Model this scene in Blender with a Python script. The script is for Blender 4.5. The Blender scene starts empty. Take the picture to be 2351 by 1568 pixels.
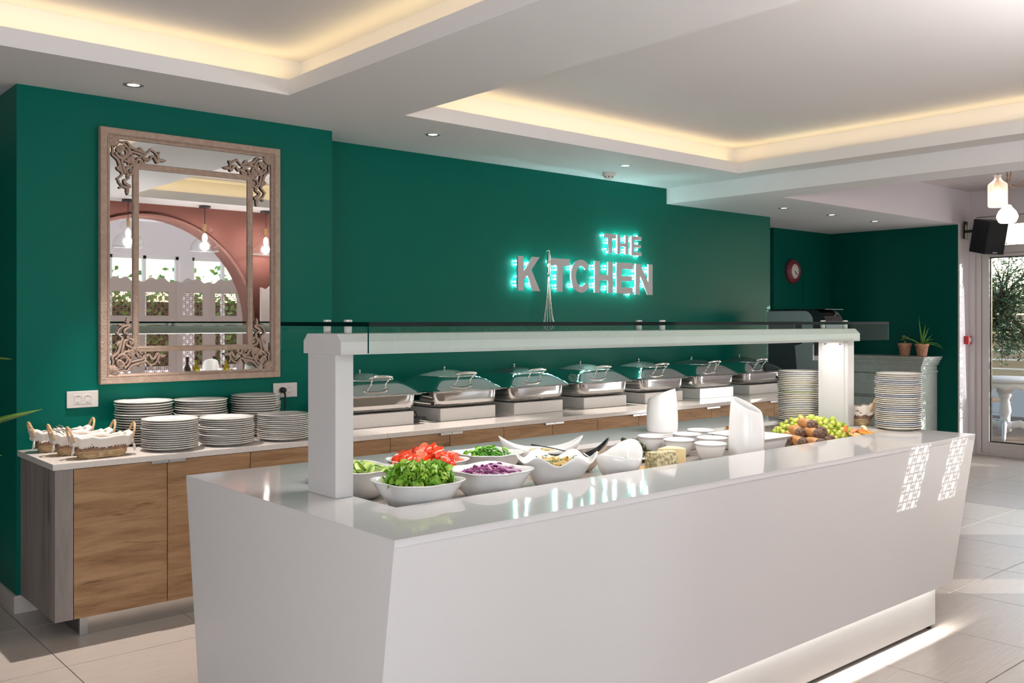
import bpy, bmesh, math, random
from mathutils import Vector, Matrix
PI = math.pi
R = math.radians
random.seed(7)
SC = bpy.context.scene
COL = SC.collection

# ------------------------------------------------------------------ camera
FPX, W, H = 2158.41, 2351.0, 1568.0
cam_d = bpy.data.cameras.new('camera')
cam_d.sensor_fit = 'HORIZONTAL'
cam_d.sensor_width = 36.0
cam_d.lens = 36.0 * FPX / W
cam_d.shift_y = -(H / 2 - 737.3) / W
cam_d.clip_start = 0.05
cam_d.clip_end = 200
cam = bpy.data.objects.new('camera', cam_d)
COL.objects.link(cam)
cam.location = (0, 0, 1.55)
cam.rotation_euler = (R(90), 0, -R(41.0646))
SC.camera = cam

# ------------------------------------------------------------------ view, sky, sun, daylight
SC.view_settings.view_transform = 'Standard'
SC.view_settings.look = 'None'
SC.view_settings.exposure = 0.0
SC.view_settings.gamma = 1.0
SC.view_settings.use_curve_mapping = False
try:
    SC.cycles.use_denoising = True
    SC.cycles.max_bounces = 8
    SC.cycles.diffuse_bounces = 3
    SC.cycles.glossy_bounces = 4
    SC.cycles.transmission_bounces = 6
    SC.cycles.transparent_max_bounces = 16
    SC.cycles.sample_clamp_indirect = 6.0
    SC.cycles.caustics_reflective = False
    SC.cycles.caustics_refractive = False
except Exception:
    pass
wd = bpy.data.worlds.new('sky')
SC.world = wd
wd.use_nodes = True
wn = wd.node_tree
wn.nodes.clear()
sky = wn.nodes.new('ShaderNodeTexSky')
sky.sky_type = 'NISHITA'
sky.sun_disc = False
sky.sun_elevation = R(24)
sky.sun_rotation = R(104)
bg = wn.nodes.new('ShaderNodeBackground')
bg.inputs['Strength'].default_value = 0.5
wo = wn.nodes.new('ShaderNodeOutputWorld')
wn.links.new(sky.outputs[0], bg.inputs[0])
wn.links.new(bg.outputs[0], wo.inputs[0])

def lamp(kind, name, loc, power, color=(1, 1, 1), **kw):
    d = bpy.data.lights.new(name, kind)
    d.energy = power
    d.color = color
    for k, v in kw.items():
        if k not in ('aim',):
            setattr(d, k, v)
    o = bpy.data.objects.new(name, d)
    o.location = loc
    if 'aim' in kw:
        o.rotation_euler = Vector(kw['aim']).to_track_quat('-Z', 'Z' if abs(kw['aim'][2]) < .9 else 'Y').to_euler()
    COL.objects.link(o)
    return o

SUN_DIR = Vector((-0.7545, 0.656, -0.16)).normalized()
lamp('SUN', 'sunlight', (30, -8, 12), 6.0, (1.0, .95, .9), angle=R(0.2), aim=tuple(SUN_DIR))
# daylight entering by the big window wall behind the photographer, the terrace doors and the lattice windows
lamp('AREA', 'daylight_window_rear', (-0.6, -3.3, 1.0), 85, (.87, .94, 1.0), shape='RECTANGLE', size=5.0, size_y=1.6, aim=(0.15, 1, 1.7))  # tilted steeply upward to brighten the ceiling
lamp('AREA', 'daylight_terrace_door', (11.15, 3.9, 1.3), 14, (.93, .96, 1.0), shape='RECTANGLE', size=1.3, size_y=2.2, aim=(-1, 0, -0.05))
lamp('AREA', 'daylight_side_window', (11.2, 0.15, 1.05), 75, (.92, .96, 1.0), shape='RECTANGLE', size=2.0, size_y=.85, aim=(-1, 0.15, 0.25))

lamp('AREA', 'arch_room_fill', (5.8, -3.2, .45), 60, (.93, .97, 1.0), shape='RECTANGLE', size=5.0, size_y=.6, aim=(0, .6, 1))  # added fill below the rear windows, brightening the room behind the arch

lamp('AREA', 'west_ceiling_fill', (-3.1, -1.2, 1.5), 170, (.86, .93, 1.0), shape='RECTANGLE', size=3.2, size_y=1.8, aim=(1, 0.25, 1.5))  # added fill with no window behind it, aimed up to brighten the ceiling

# ------------------------------------------------------------------ materials
MATS = {}
def srgb(r, g, b):
    return tuple(((v / 255) / 12.92 if v / 255 <= .04045 else ((v / 255 + .055) / 1.055) ** 2.4) for v in (r, g, b))

def mat(name, col, rough=.5, metal=0., spec=.5, bump=None, var=None, emit=None, coat=0., trans=0., ior=1.5, sss=0., alpha=1.):
    """bump=(scale, strength, distance); var=(scale, colour2, contrast) noise colour variation"""
    if name in MATS:
        return MATS[name]
    m = bpy.data.materials.new(name)
    m.use_nodes = True
    nt = m.node_tree
    p = nt.nodes['Principled BSDF']
    p.inputs['Base Color'].default_value = (*col, 1)
    p.inputs['Roughness'].default_value = rough
    p.inputs['Metallic'].default_value = metal
    p.inputs['Specular IOR Level'].default_value = spec
    p.inputs['IOR'].default_value = ior
    p.inputs['Coat Weight'].default_value = coat
    p.inputs['Coat Roughness'].default_value = .05
    p.inputs['Transmission Weight'].default_value = trans
    p.inputs['Alpha'].default_value = alpha
    if sss:
        p.inputs['Subsurface Weight'].default_value = sss
        p.inputs['Subsurface Radius'].default_value = (.01, .006, .003)
    if emit:
        p.inputs['Emission Color'].default_value = (*emit[0], 1)
        p.inputs['Emission Strength'].default_value = emit[1]
    tc = None
    if bump or var:
        tc = nt.nodes.new('ShaderNodeTexCoord')
    if var:
        n = nt.nodes.new('ShaderNodeTexNoise')
        n.inputs['Scale'].default_value = var[0]
        n.inputs['Detail'].default_value = 5
        nt.links.new(tc.outputs['Object'], n.inputs['Vector'])
        cr = nt.nodes.new('ShaderNodeValToRGB')
        k = var[2] if len(var) > 2 else .15
        cr.color_ramp.elements[0].position = .5 - k
        cr.color_ramp.elements[1].position = .5 + k
        cr.color_ramp.elements[0].color = (*col, 1)
        cr.color_ramp.elements[1].color = (*var[1], 1)
        nt.links.new(n.outputs['Fac'], cr.inputs['Fac'])
        nt.links.new(cr.outputs['Color'], p.inputs['Base Color'])
    if bump:
        n = nt.nodes.new('ShaderNodeTexNoise')
        n.inputs['Scale'].default_value = bump[0]
        n.inputs['Detail'].default_value = 3
        nt.links.new(tc.outputs['Object'], n.inputs['Vector'])
        b = nt.nodes.new('ShaderNodeBump')
        b.inputs['Strength'].default_value = bump[1]
        b.inputs['Distance'].default_value = bump[2]
        nt.links.new(n.outputs['Fac'], b.inputs['Height'])
        nt.links.new(b.outputs['Normal'], p.inputs['Normal'])
    MATS[name] = m
    return m

def glass(name, tint=(1, 1, 1), rough=0.0, refl=.08):
    """architectural glass: light passes straight through, Fresnel reflection on top"""
    if name in MATS:
        return MATS[name]
    m = bpy.data.materials.new(name)
    m.use_nodes = True
    nt = m.node_tree
    nt.nodes.clear()
    out = nt.nodes.new('ShaderNodeOutputMaterial')
    tr = nt.nodes.new('ShaderNodeBsdfTransparent')
    tr.inputs[0].default_value = (*tint, 1)
    gl = nt.nodes.new('ShaderNodeBsdfGlossy')
    gl.inputs['Roughness'].default_value = rough
    fr = nt.nodes.new('ShaderNodeFresnel')
    fr.inputs[0].default_value = 1.45
    mx = nt.nodes.new('ShaderNodeMixShader')
    ge = nt.nodes.new('ShaderNodeNewGeometry')
    iv = nt.nodes.new('ShaderNodeMath')
    iv.operation = 'SUBTRACT'
    iv.inputs[0].default_value = 1.0
    nt.links.new(ge.outputs['Backfacing'], iv.inputs[1])
    mu = nt.nodes.new('ShaderNodeMath')
    mu.operation = 'MULTIPLY'
    nt.links.new(fr.outputs[0], mu.inputs[0])
    nt.links.new(iv.outputs[0], mu.inputs[1])
    nt.links.new(mu.outputs[0], mx.inputs[0])
    nt.links.new(tr.outputs[0], mx.inputs[1])
    nt.links.new(gl.outputs[0], mx.inputs[2])
    nt.links.new(mx.outputs[0], out.inputs[0])
    MATS[name] = m
    return m

def wood(name, c1, c2, c3, axis=0, scale=6., rough=.55):
    if name in MATS:
        return MATS[name]
    m = bpy.data.materials.new(name)
    m.use_nodes = True
    nt = m.node_tree
    p = nt.nodes['Principled BSDF']
    p.inputs['Roughness'].default_value = rough
    p.inputs['Specular IOR Level'].default_value = .35
    tc = nt.nodes.new('ShaderNodeTexCoord')
    mp = nt.nodes.new('ShaderNodeMapping')
    sc = [scale] * 3
    sc[axis] = scale * .11
    mp.inputs['Scale'].default_value = sc
    oi = nt.nodes.new('ShaderNodeObjectInfo')
    ad = nt.nodes.new('ShaderNodeVectorMath')
    ad.operation = 'ADD'
    ml = nt.nodes.new('ShaderNodeMath')
    ml.operation = 'MULTIPLY'
    ml.inputs[1].default_value = 37.0
    nt.links.new(oi.outputs['Random'], ml.inputs[0])
    nt.links.new(tc.outputs['Object'], mp.inputs['Vector'])
    nt.links.new(mp.outputs[0], ad.inputs[0])
    nt.links.new(ml.outputs[0], ad.inputs[1])
    n1 = nt.nodes.new('ShaderNodeTexNoise')
    n1.inputs['Scale'].default_value = 1.0
    n1.inputs['Detail'].default_value = 6
    n1.inputs['Distortion'].default_value = 1.3
    nt.links.new(ad.outputs[0], n1.inputs['Vector'])
    n2 = nt.nodes.new('ShaderNodeTexNoise')
    n2.inputs['Scale'].default_value = 6.0
    n2.inputs['Detail'].default_value = 9
    n2.inputs['Roughness'].default_value = .72
    n2.inputs['Distortion'].default_value = .6
    nt.links.new(ad.outputs[0], n2.inputs['Vector'])
    mx = nt.nodes.new('ShaderNodeMath')
    mx.operation = 'MULTIPLY_ADD'
    mx.inputs[1].default_value = .38
    nt.links.new(n2.outputs['Fac'], mx.inputs[0])
    m2 = nt.nodes.new('ShaderNodeMath')
    m2.operation = 'MULTIPLY'
    m2.inputs[1].default_value = .62
    nt.links.new(n1.outputs['Fac'], m2.inputs[0])
    nt.links.new(m2.outputs[0], mx.inputs[2])
    cr = nt.nodes.new('ShaderNodeValToRGB')
    e = cr.color_ramp.elements
    e[0].position = .30
    e[0].color = (*c3, 1)
    e[1].position = .62
    e[1].color = (*c1, 1)
    k = e.new(.43)
    k.color = (*c2, 1)
    nt.links.new(mx.outputs[0], cr.inputs['Fac'])
    n3 = nt.nodes.new('ShaderNodeTexNoise')
    n3.inputs['Scale'].default_value = .8
    n3.inputs['Detail'].default_value = 7
    n3.inputs['Roughness'].default_value = .6
    n3.inputs['Distortion'].default_value = 2.2
    a3 = nt.nodes.new('ShaderNodeVectorMath')
    a3.operation = 'ADD'
    a3.inputs[1].default_value = (13.7, 5.1, 8.3)
    nt.links.new(ad.outputs[0], a3.inputs[0])
    nt.links.new(a3.outputs[0], n3.inputs['Vector'])
    r3 = nt.nodes.new('ShaderNodeValToRGB')
    r3.color_ramp.elements[0].position = .60
    r3.color_ramp.elements[0].color = (1, 1, 1, 1)
    r3.color_ramp.elements[1].position = .70
    r3.color_ramp.elements[1].color = (.42, .38, .36, 1)
    nt.links.new(n3.outputs['Fac'], r3.inputs['Fac'])
    mm = nt.nodes.new('ShaderNodeMix')
    mm.data_type = 'RGBA'
    mm.blend_type = 'MULTIPLY'
    mm.inputs['Factor'].default_value = 1.0
    nt.links.new(cr.outputs['Color'], mm.inputs['A'])
    nt.links.new(r3.outputs['Color'], mm.inputs['B'])
    nt.links.new(mm.outputs['Result'], p.inputs['Base Color'])
    b = nt.nodes.new('ShaderNodeBump')
    b.inputs['Strength'].default_value = .25
    b.inputs['Distance'].default_value = .002
    nt.links.new(mx.outputs[0], b.inputs['Height'])
    nt.links.new(b.outputs['Normal'], p.inputs['Normal'])
    MATS[name] = m
    return m

GREEN = mat('green_wall_paint', srgb(0, 102, 88), .36, spec=.12, bump=(170, .22, .002))
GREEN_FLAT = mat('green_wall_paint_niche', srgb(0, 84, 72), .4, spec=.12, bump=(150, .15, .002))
CEIL = mat('ceiling_paint', srgb(243, 240, 241), .7, spec=.25)
WHITE_WALL = mat('white_wall_paint', srgb(232, 224, 226), .6, spec=.3)
WHITE_GLOSS = mat('white_solid_surface', srgb(226, 221, 219), .22, spec=.5)
WHITE_MATT = mat('white_lacquer', srgb(208, 204, 202), .38, spec=.45)
QUARTZ = mat('white_quartz', srgb(228, 220, 214), .10, spec=.5, var=(60, srgb(220, 211, 205), .2))
RISER_M = mat('white_painted_board', srgb(230, 225, 222), .32, var=(40, srgb(222, 215, 210), .3))
TERRA = mat('terracotta_wall', srgb(90, 53, 45), .8, spec=.2, var=(3, srgb(82, 48, 41), .3))
STEEL = mat('polished_steel', (.80, .79, .78), .07, metal=1.0)
STEEL_SATIN = mat('brushed_steel', (.72, .71, .70), .26, metal=1.0, bump=(60, .04, .001))
CHROME = mat('chrome', (.86, .86, .87), .04, metal=1.0)
ALU = mat('satin_aluminium', (.66, .66, .68), .35, metal=.9)
PORC = mat('white_porcelain', srgb(236, 231, 226), .12, spec=.5, coat=.3)
PORC_W = mat('bright_white_melamine', srgb(240, 237, 235), .15, spec=.5, coat=.25)
BLACK = mat('black_plastic', (.012, .012, .014), .35)
BLACK_GLOSS = mat('black_gloss', (.01, .01, .012), .07, spec=.6, coat=.5)
OAK = wood('oak_front', srgb(178, 141, 106), srgb(152, 115, 82), srgb(108, 78, 54), axis=0, scale=15)
GREYWOOD = wood('grey_side_board', srgb(150, 140, 136), srgb(134, 124, 120), srgb(104, 95, 92), axis=2, scale=7)
BLIND = glass('clear_glass', (.96, .99, .98))

# ------------------------------------------------------------------ mesh building
class MB:
    def __init__(s):
        s.v, s.f, s.sm = [], [], []
    def add(s, vs, fs, smooth=False, M=None):
        o = len(s.v)
        s.v += [tuple(M @ Vector(v)) if M is not None else tuple(v) for v in vs]
        s.f += [tuple(i + o for i in f) for f in fs]
        s.sm += [smooth] * len(fs)
        return s
    def box(s, x0, y0, z0, x1, y1, z1, bev=0, M=None):
        if not bev:
            vs = [(x, y, z) for z in (z0, z1) for y in (y0, y1) for x in (x0, x1)]
            return s.add(vs, [(0, 2, 3, 1), (4, 5, 7, 6), (0, 1, 5, 4), (2, 6, 7, 3), (0, 4, 6, 2), (1, 3, 7, 5)], False, M)
        bm = bmesh.new()
        bmesh.ops.create_cube(bm, size=1)
        for v in bm.verts:
            v.co = Vector(((x0 + x1) / 2 + v.co.x * (x1 - x0), (y0 + y1) / 2 + v.co.y * (y1 - y0), (z0 + z1) / 2 + v.co.z * (z1 - z0)))
        bmesh.ops.bevel(bm, geom=bm.edges[:], offset=bev, segments=2, profile=.6, affect='EDGES')
        s.bm(bm, False, M)
        return s
    def bm(s, bm, smooth=True, M=None):
        bm.verts.index_update()
        s.add([v.co.copy() for v in bm.verts], [[v.index for v in f.verts] for f in bm.faces], smooth, M)
        bm.free()
        return s
    def lathe(s, prof, n=32, M=None, smooth=True, cap=False):
        vs, fs = [], []
        for r, z in prof:
            for i in range(n):
                a = 2 * PI * i / n
                vs.append((r * math.cos(a), r * math.sin(a), z))
        for k in range(len(prof) - 1):
            for i in range(n):
                j = (i + 1) % n
                fs.append((k * n + i, k * n + j, (k + 1) * n + j, (k + 1) * n + i))
        if cap:
            fs.append(tuple(range(n))[::-1])
            fs.append(tuple((len(prof) - 1) * n + i for i in range(n)))
        return s.add(vs, fs, smooth, M)
    def cyl(s, p0, p1, r0, r1=None, n=12, smooth=True):
        r1 = r0 if r1 is None else r1
        p0, p1 = Vector(p0), Vector(p1)
        q = (p1 - p0).to_track_quat('Z', 'Y').to_matrix().to_4x4()
        M = Matrix.Translation(p0) @ q
        L = (p1 - p0).length
        s.lathe([(r0, 0), (r1, L)], n, M, smooth)
        o = len(s.v) - 2 * n
        s.f += [tuple(o + i for i in range(n))[::-1], tuple(o + n + i for i in range(n))]
        s.sm += [False, False]
        return s
    def tube(s, pts, r, n=8, closed=False, smooth=True, M=None, flat=None):
        """r: number or list; flat=(a,b) scales of the section in normal/binormal"""
        pts = [Vector(p) for p in pts]
        N = len(pts)
        rs = r if isinstance(r, (list, tuple)) else [r] * N
        vs, fs = [], []
        up = None
        for i, p in enumerate(pts):
            a = pts[(i + 1) % N] if (closed or i < N - 1) else p
            b = pts[i - 1] if (closed or i > 0) else p
            t = (a - b)
            t = t.normalized() if t.length > 1e-9 else Vector((0, 0, 1))
            if up is None:
                up = Vector((0, 0, 1)) if abs(t.z) < .9 else Vector((0, 1, 0))
            nrm = up - t * up.dot(t)
            nrm = nrm.normalized() if nrm.length > 1e-6 else t.orthogonal().normalized()
            up = nrm
            bi = t.cross(nrm)
            fa, fb = flat or (1, 1)
            for k in range(n):
                an = 2 * PI * k / n
                vs.append(p + nrm * (math.cos(an) * rs[i] * fa) + bi * (math.sin(an) * rs[i] * fb))
        for i in range(N if closed else N - 1):
            j = (i + 1) % N
            for k in range(n):
                l = (k + 1) % n
                fs.append((i * n + k, i * n + l, j * n + l, j * n + k))
        if not closed:
            fs.append(tuple(range(n))[::-1])
            fs.append(tuple((N - 1) * n + k for k in range(n)))
        return s.add(vs, fs, smooth, M)
    def ball(s, c, r, n=12, m=8, M=None, sc=(1, 1, 1)):
        vs = [(c[0], c[1], c[2] - r * sc[2])]
        for j in range(1, m):
            t = PI * j / m
            for i in range(n):
                a = 2 * PI * i / n
                vs.append((c[0] + r * sc[0] * math.sin(t) * math.cos(a), c[1] + r * sc[1] * math.sin(t) * math.sin(a), c[2] - r * sc[2] * math.cos(t)))
        vs.append((c[0], c[1], c[2] + r * sc[2]))
        fs = []
        for i in range(n):
            fs.append((0, 1 + (i + 1) % n, 1 + i))
            fs.append((len(vs) - 1, 1 + (m - 2) * n + i, 1 + (m - 2) * n + (i + 1) % n))
        for j in range(m - 2):
            for i in range(n):
                k = (i + 1) % n
                fs.append((1 + j * n + i, 1 + j * n + k, 1 + (j + 1) * n + k, 1 + (j + 1) * n + i))
        return s.add(vs, fs, True, M)
    def prism(s, poly, a, b, M=None, smooth=False):
        """poly in xy, extruded z a..b"""
        n = len(poly)
        vs = [(x, y, a) for x, y in poly] + [(x, y, b) for x, y in poly]
        fs = [tuple(range(n))[::-1], tuple(range(n, 2 * n))] + [(i, (i + 1) % n, n + (i + 1) % n, n + i) for i in range(n)]
        return s.add(vs, fs, smooth, M)
    def grid(s, fn, nu, nv, closed_u=False, M=None, smooth=True):
        vs = [fn(i / (nu if closed_u else nu - 1), j / (nv - 1)) for j in range(nv) for i in range(nu)]
        fs = []
        for j in range(nv - 1):
            for i in range(nu if closed_u else nu - 1):
                k = (i + 1) % nu
                fs.append((j * nu + i, j * nu + k, (j + 1) * nu + k, (j + 1) * nu + i))
        return s.add(vs, fs, smooth, M)
    def mesh(s, name, m):
        me = bpy.data.meshes.new(name)
        me.from_pydata(s.v, [], s.f)
        me.polygons.foreach_set('use_smooth', s.sm)
        if m is not None:
            me.materials.append(m)
        me.update()
        return me
    def build(s, name, m, parent=None, loc=None, rz=0):
        return mobj(name, s.mesh(name, m), parent, loc, rz)

def mobj(name, me, parent=None, loc=None, rz=0):
    o = bpy.data.objects.new(name, me)
    COL.objects.link(o)
    if parent is not None:
        o.parent = parent
    if loc is not None:
        o.location = loc
    if rz:
        o.rotation_euler[2] = rz
    return o

def tag(o, label, cat, group=None, kind=None):
    o['label'] = label
    o['category'] = cat
    if group:
        o['group'] = group
    if kind:
        o['kind'] = kind
    return o

def thing(name, label, cat, loc=(0, 0, 0), rz=0, group=None):
    o = bpy.data.objects.new(name, None)
    o.empty_display_size = .05
    COL.objects.link(o)
    o.location = loc
    o.rotation_euler[2] = rz
    return tag(o, label, cat, group)

def struct(name, mb, m, label=None, cat=None):
    o = mb.build(name, m) if isinstance(mb, MB) else mb
    o['kind'] = 'structure'
    o['label'] = label or ('plain ' + name.replace('_', ' ') + ' of the restaurant')
    o['category'] = cat or name.split('_')[0]
    return o

def dup(root, loc=None, rz=None, label=None, group=None, parent=None):
    r = root.copy()
    COL.objects.link(r)
    r.parent = parent
    if loc is not None:
        r.location = loc
    if rz is not None:
        r.rotation_euler[2] = rz
    if label:
        r['label'] = label
    if group:
        r['group'] = group
    for ch in list(root.children):
        dup(ch, parent=r)
    return r

def T(x, y, z):
    return Matrix.Translation((x, y, z))
def rot(axis, deg):
    return Matrix.Rotation(R(deg), 4, axis)
def solidify(o, t, off=-1):
    md = o.modifiers.new('thickness', 'SOLIDIFY')
    md.thickness = t
    md.offset = off
    return o
def subsurf(o, n=1):
    md = o.modifiers.new('smooth', 'SUBSURF')
    md.levels = n
    md.render_levels = n
    return o

# ================================================================== THE ROOM
ZC, ZS, ZT, ZP = 2.811, 2.665, 3.055, 3.061
XB0, XB1 = 6.987, 7.394
G, GX, GY = .698, 1.264, 4.495

def tile_mat():
    m = mat('floor_tile', srgb(186, 172, 162), .3, spec=.45)
    nt = m.node_tree
    p = nt.nodes['Principled BSDF']
    tc = nt.nodes.new('ShaderNodeTexCoord')
    oi = nt.nodes.new('ShaderNodeObjectInfo')
    mp = nt.nodes.new('ShaderNodeMapping')
    mp.inputs['Scale'].default_value = (7, 320, 1)
    nt.links.new(tc.outputs['Object'], mp.inputs['Vector'])
    n = nt.nodes.new('ShaderNodeTexNoise')
    n.noise_dimensions = '4D'
    n.inputs['Scale'].default_value = 1
    n.inputs['Detail'].default_value = 3
    ml = nt.nodes.new('ShaderNodeMath')
    ml.operation = 'MULTIPLY'
    ml.inputs[1].default_value = 50
    nt.links.new(oi.outputs['Random'], ml.inputs[0])
    nt.links.new(ml.outputs[0], n.inputs['W'])
    nt.links.new(mp.outputs[0], n.inputs['Vector'])
    cr = nt.nodes.new('ShaderNodeValToRGB')
    cr.color_ramp.elements[0].position = .25
    cr.color_ramp.elements[1].position = .75
    cr.color_ramp.elements[0].color = (*srgb(184, 171, 161), 1)
    cr.color_ramp.elements[1].color = (*srgb(211, 200, 191), 1)
    nt.links.new(n.outputs['Fac'], cr.inputs['Fac'])
    nt.links.new(cr.outputs['Color'], p.inputs['Base Color'])
    return m
TILE = tile_mat()
GROUT = mat('tile_grout', srgb(128, 104, 88), .8)

mb = MB().box(-3.2, -3.6, -.10, 11.5, 8.2, -.004)
floor = struct('floor', mb, GROUT, 'large square beige floor tiles with thin brown grout lines', 'floor')
tme = MB().box(-G / 2 + .0022, -G / 2 + .0022, -.012, G / 2 - .0022, G / 2 - .0022, 0, bev=.0012).mesh('tile', TILE)
sth, cth = math.sin(R(41.0646)), math.cos(R(41.0646))
rest = MB()
for i in range(-7, 15):
    for j in range(-12, 6):
        x, y = GX + (i + .5) * G, GY + (j + .5) * G
        if x < -3 or x > 11.5 or y < -3.6 or y > 8:
            continue
        vis = False
        for dx in (-.36, 0, .36):
            for dy in (-.36, 0, .36):
                d = (x + dx) * sth + (y + dy) * cth
                if d < 1:
                    continue
                u = 1175 + FPX * ((x + dx) * cth - (y + dy) * sth) / d
                v = 737 + FPX * 1.55 / d
                if -60 < u < 2420 and v < 1620:
                    vis = True
        if vis:
            mobj('tile', tme, floor, (x, y, 0))
        else:
            rest.box(x - G / 2 + .0022, y - G / 2 + .0022, -.012, x + G / 2 - .0022, y + G / 2 - .0022, 0)
ro = rest.build('tile_field', TILE, floor)
ro['kind'] = 'stuff'

# --- main ceiling slab with two light trays
trays = [(-1.5, 1.27, 2.508, 4.774), (3.288, 1.27, 6.726, 4.774)]
def slab(mb, x0, y0, x1, y1, holes, z0, z1):
    xs = sorted({x0, x1, *[h[0] for h in holes], *[h[2] for h in holes]})
    ys = sorted({y0, y1, *[h[1] for h in holes], *[h[3] for h in holes]})
    for a, b in zip(xs, xs[1:]):
        for c_, d in zip(ys, ys[1:]):
            cx, cy = (a + b) / 2, (c_ + d) / 2
            if any(h[0] < cx < h[2] and h[1] < cy < h[3] for h in holes):
                continue
            mb.box(a, c_, z0, b, d, z1)
mb = MB()
slab(mb, -3.2, .55, XB0, 8.2, trays, ZC, ZC + .088)
exp = [(a - .16, b - .16, c_ + .16, d + .16) for a, b, c_, d in trays]
slab(mb, -3.2, .55, XB0, 8.2, exp, ZC + .088, ZT)
mb.box(-3.2, .55, ZT, XB0, 8.2, ZT + .1)
struct('ceiling', mb, CEIL, 'white ceiling with two recessed trays glowing with warm cove light', 'ceiling')
# cove lights lying on the ledge of each tray
WARM = (1.0, .75, .35)
for (a, b, c_, d) in trays:
    z = ZC + .10
    for (x, y, sx, aim) in (((a + c_) / 2, d + .06, c_ - a, (0, .25, 1)), ((a + c_) / 2, b - .06, c_ - a, (0, -.25, 1))):
        lamp('AREA', 'cove_light', (x, y, z), 0.6 * sx, WARM, shape='RECTANGLE', size=sx + .1, size_y=.03, aim=aim)
    for (x, y, sy, sg) in ((c_ + .06, (b + d) / 2, d - b, 1), (a - .06, (b + d) / 2, d - b, -1)):
        o = lamp('AREA', 'cove_light', (x, y, z), 0.6 * sy, WARM, shape='RECTANGLE', size=.03, size_y=sy + .1)
        o.rotation_euler = (0, R(180 - sg * 14), 0)

struct('trim_1', MB().box(XB0, -3.6, ZS, XB1, 4.787, 3.3), CEIL, 'white ceiling beam between dining room and terrace room', 'beam')
struct('ceiling_niche', MB().box(XB0, 4.787, ZS, 11.26, 8.2, 3.3), CEIL, 'low white soffit with three downlights over the coffee niche', 'ceiling')
struct('ceiling_rear', MB().box(-3.2, -3.6, ZP, XB0, .55, ZP + .1), CEIL, 'plain white ceiling of the rear room', 'ceiling')
PLANK = mat('white_boarding', srgb(214, 203, 200), .6)
pc = struct('ceiling_terrace', MB().box(XB1, -3.6, ZP + .012, 11.5, 4.787, ZP + .1), PLANK, 'white boarded ceiling of the terrace room', 'ceiling')
pm = MB().box(0, .004, 0, 11.26 - XB1, .196, .016, bev=.003).mesh('plank', PLANK)
y = 4.787 - .2
while y > -3.4:
    mobj('plank', pm, pc, (XB1, y, ZP - .002))
    y -= .2

# --- walls
struct('wall_left', MB().box(1.295, 5.488, 0, 3.198, 8.2, ZC), GREEN, 'dark green projecting wall bay behind the framed mirror', 'wall')
struct('wall_back', MB().box(3.198, 5.78, 0, 8.705, 6.42, ZC), GREEN, 'long dark green wall carrying the illuminated letters', 'wall')
struct('wall_niche', MB().box(9.711, 6.40, 0, 11.1, 8.2, ZS), GREEN_FLAT, 'dark green rear wall of the niche with the clock', 'wall')
struct('wall_passage', MB().box(6.0, 8.1, 0, 9.8, 8.2, ZS), GREEN_FLAT, 'dark green wall at the end of the passage', 'wall')
struct('wall_side', MB().box(11.0, 4.795, 0, 11.26, 6.5, ZS), GREEN_FLAT, 'dark green side wall behind the painted sideboard', 'wall')
struct('wall_fascia', MB().box(XB1, 4.777, ZS + .0005, 11.0, 4.795, ZP + .1).box(11.0, 4.777, 0, 11.27, 4.795, ZP + .1), WHITE_WALL, 'white wall above and beside the green niche', 'wall')
struct('wall_west', MB().box(-3.3, -3.6, 0, -3.2, 8.2, 3.2), WHITE_WALL, 'white wall on the far left side of the room', 'wall')
struct('wall_north', MB().box(-3.2, 8.1, 0, 1.3, 8.2, ZC), GREEN_FLAT, 'dark green wall in the left corner', 'wall')

# access panel cut into the niche wall
AP = MB().box(10.343, 6.396, 0.0, 10.98, 6.401, 2.273)
ap = struct('door_2', AP, GREEN_FLAT, 'flush green access door in the niche wall', 'door')

# door wall with openings  (y0,y1,z0,z1)
def wall_holes_x(name, x0, x1, y0, y1, z0, z1, holes, m, label):
    mb = MB()
    ys = sorted({y0, y1, *[h[0] for h in holes], *[h[1] for h in holes]})
    zs = sorted({z0, z1, *[h[2] for h in holes], *[h[3] for h in holes]})
    for a, b in zip(ys, ys[1:]):
        for c_, d in zip(zs, zs[1:]):
            if any(h[0] < (a + b) / 2 < h[1] and h[2] < (c_ + d) / 2 < h[3] for h in holes):
                continue
            mb.box(x0, a, c_, x1, b, d)
    return struct(name, mb, m, label, 'wall')
wall_holes_x('wall_right', 11.26, 11.44, -3.6, 4.795, 0, 3.2,
             [(3.25, 4.72, 0, 2.76), (.95, 1.6, 1.72, 2.05), (-.9, 1.2, .6, 1.5), (-3.42, -2.3, .6, 2.7)], WHITE_WALL, 'white wall around the glazed terrace door')  # last opening is out of view, added as a path for the sun
def wall_holes_y(name, y0, y1, x0, x1, z0, z1, holes, m, label):
    mb = MB()
    xs = sorted({x0, x1, *[h[0] for h in holes], *[h[1] for h in holes]})
    zs = sorted({z0, z1, *[h[2] for h in holes], *[h[3] for h in holes]})
    for a, b in zip(xs, xs[1:]):
        for c_, d in zip(zs, zs[1:]):
            if any(h[0] < (a + b) / 2 < h[1] and h[2] < (c_ + d) / 2 < h[3] for h in holes):
                continue
            mb.box(a, y0, c_, b, y1, d)
    return struct(name, mb, m, label, 'wall')
rear_holes = [(-2.8, 1.9, .5, 2.75)] + [(3.4 + 1.25 * k, 4.45 + 1.25 * k, .8, 2.55) for k in range(3)] + [(10.48, 11.24, .3, 2.7)]  # last hole is out of view, placed so sun reaches the lattice screen
wall_holes_y('wall_rear', -3.6, -3.45, -3.2, 11.3, 0, 3.2, rear_holes, WHITE_WALL, 'white rear wall with wide windows, seen in the mirror')
wfr = mat('window_white', srgb(235, 232, 230), .4)
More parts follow.
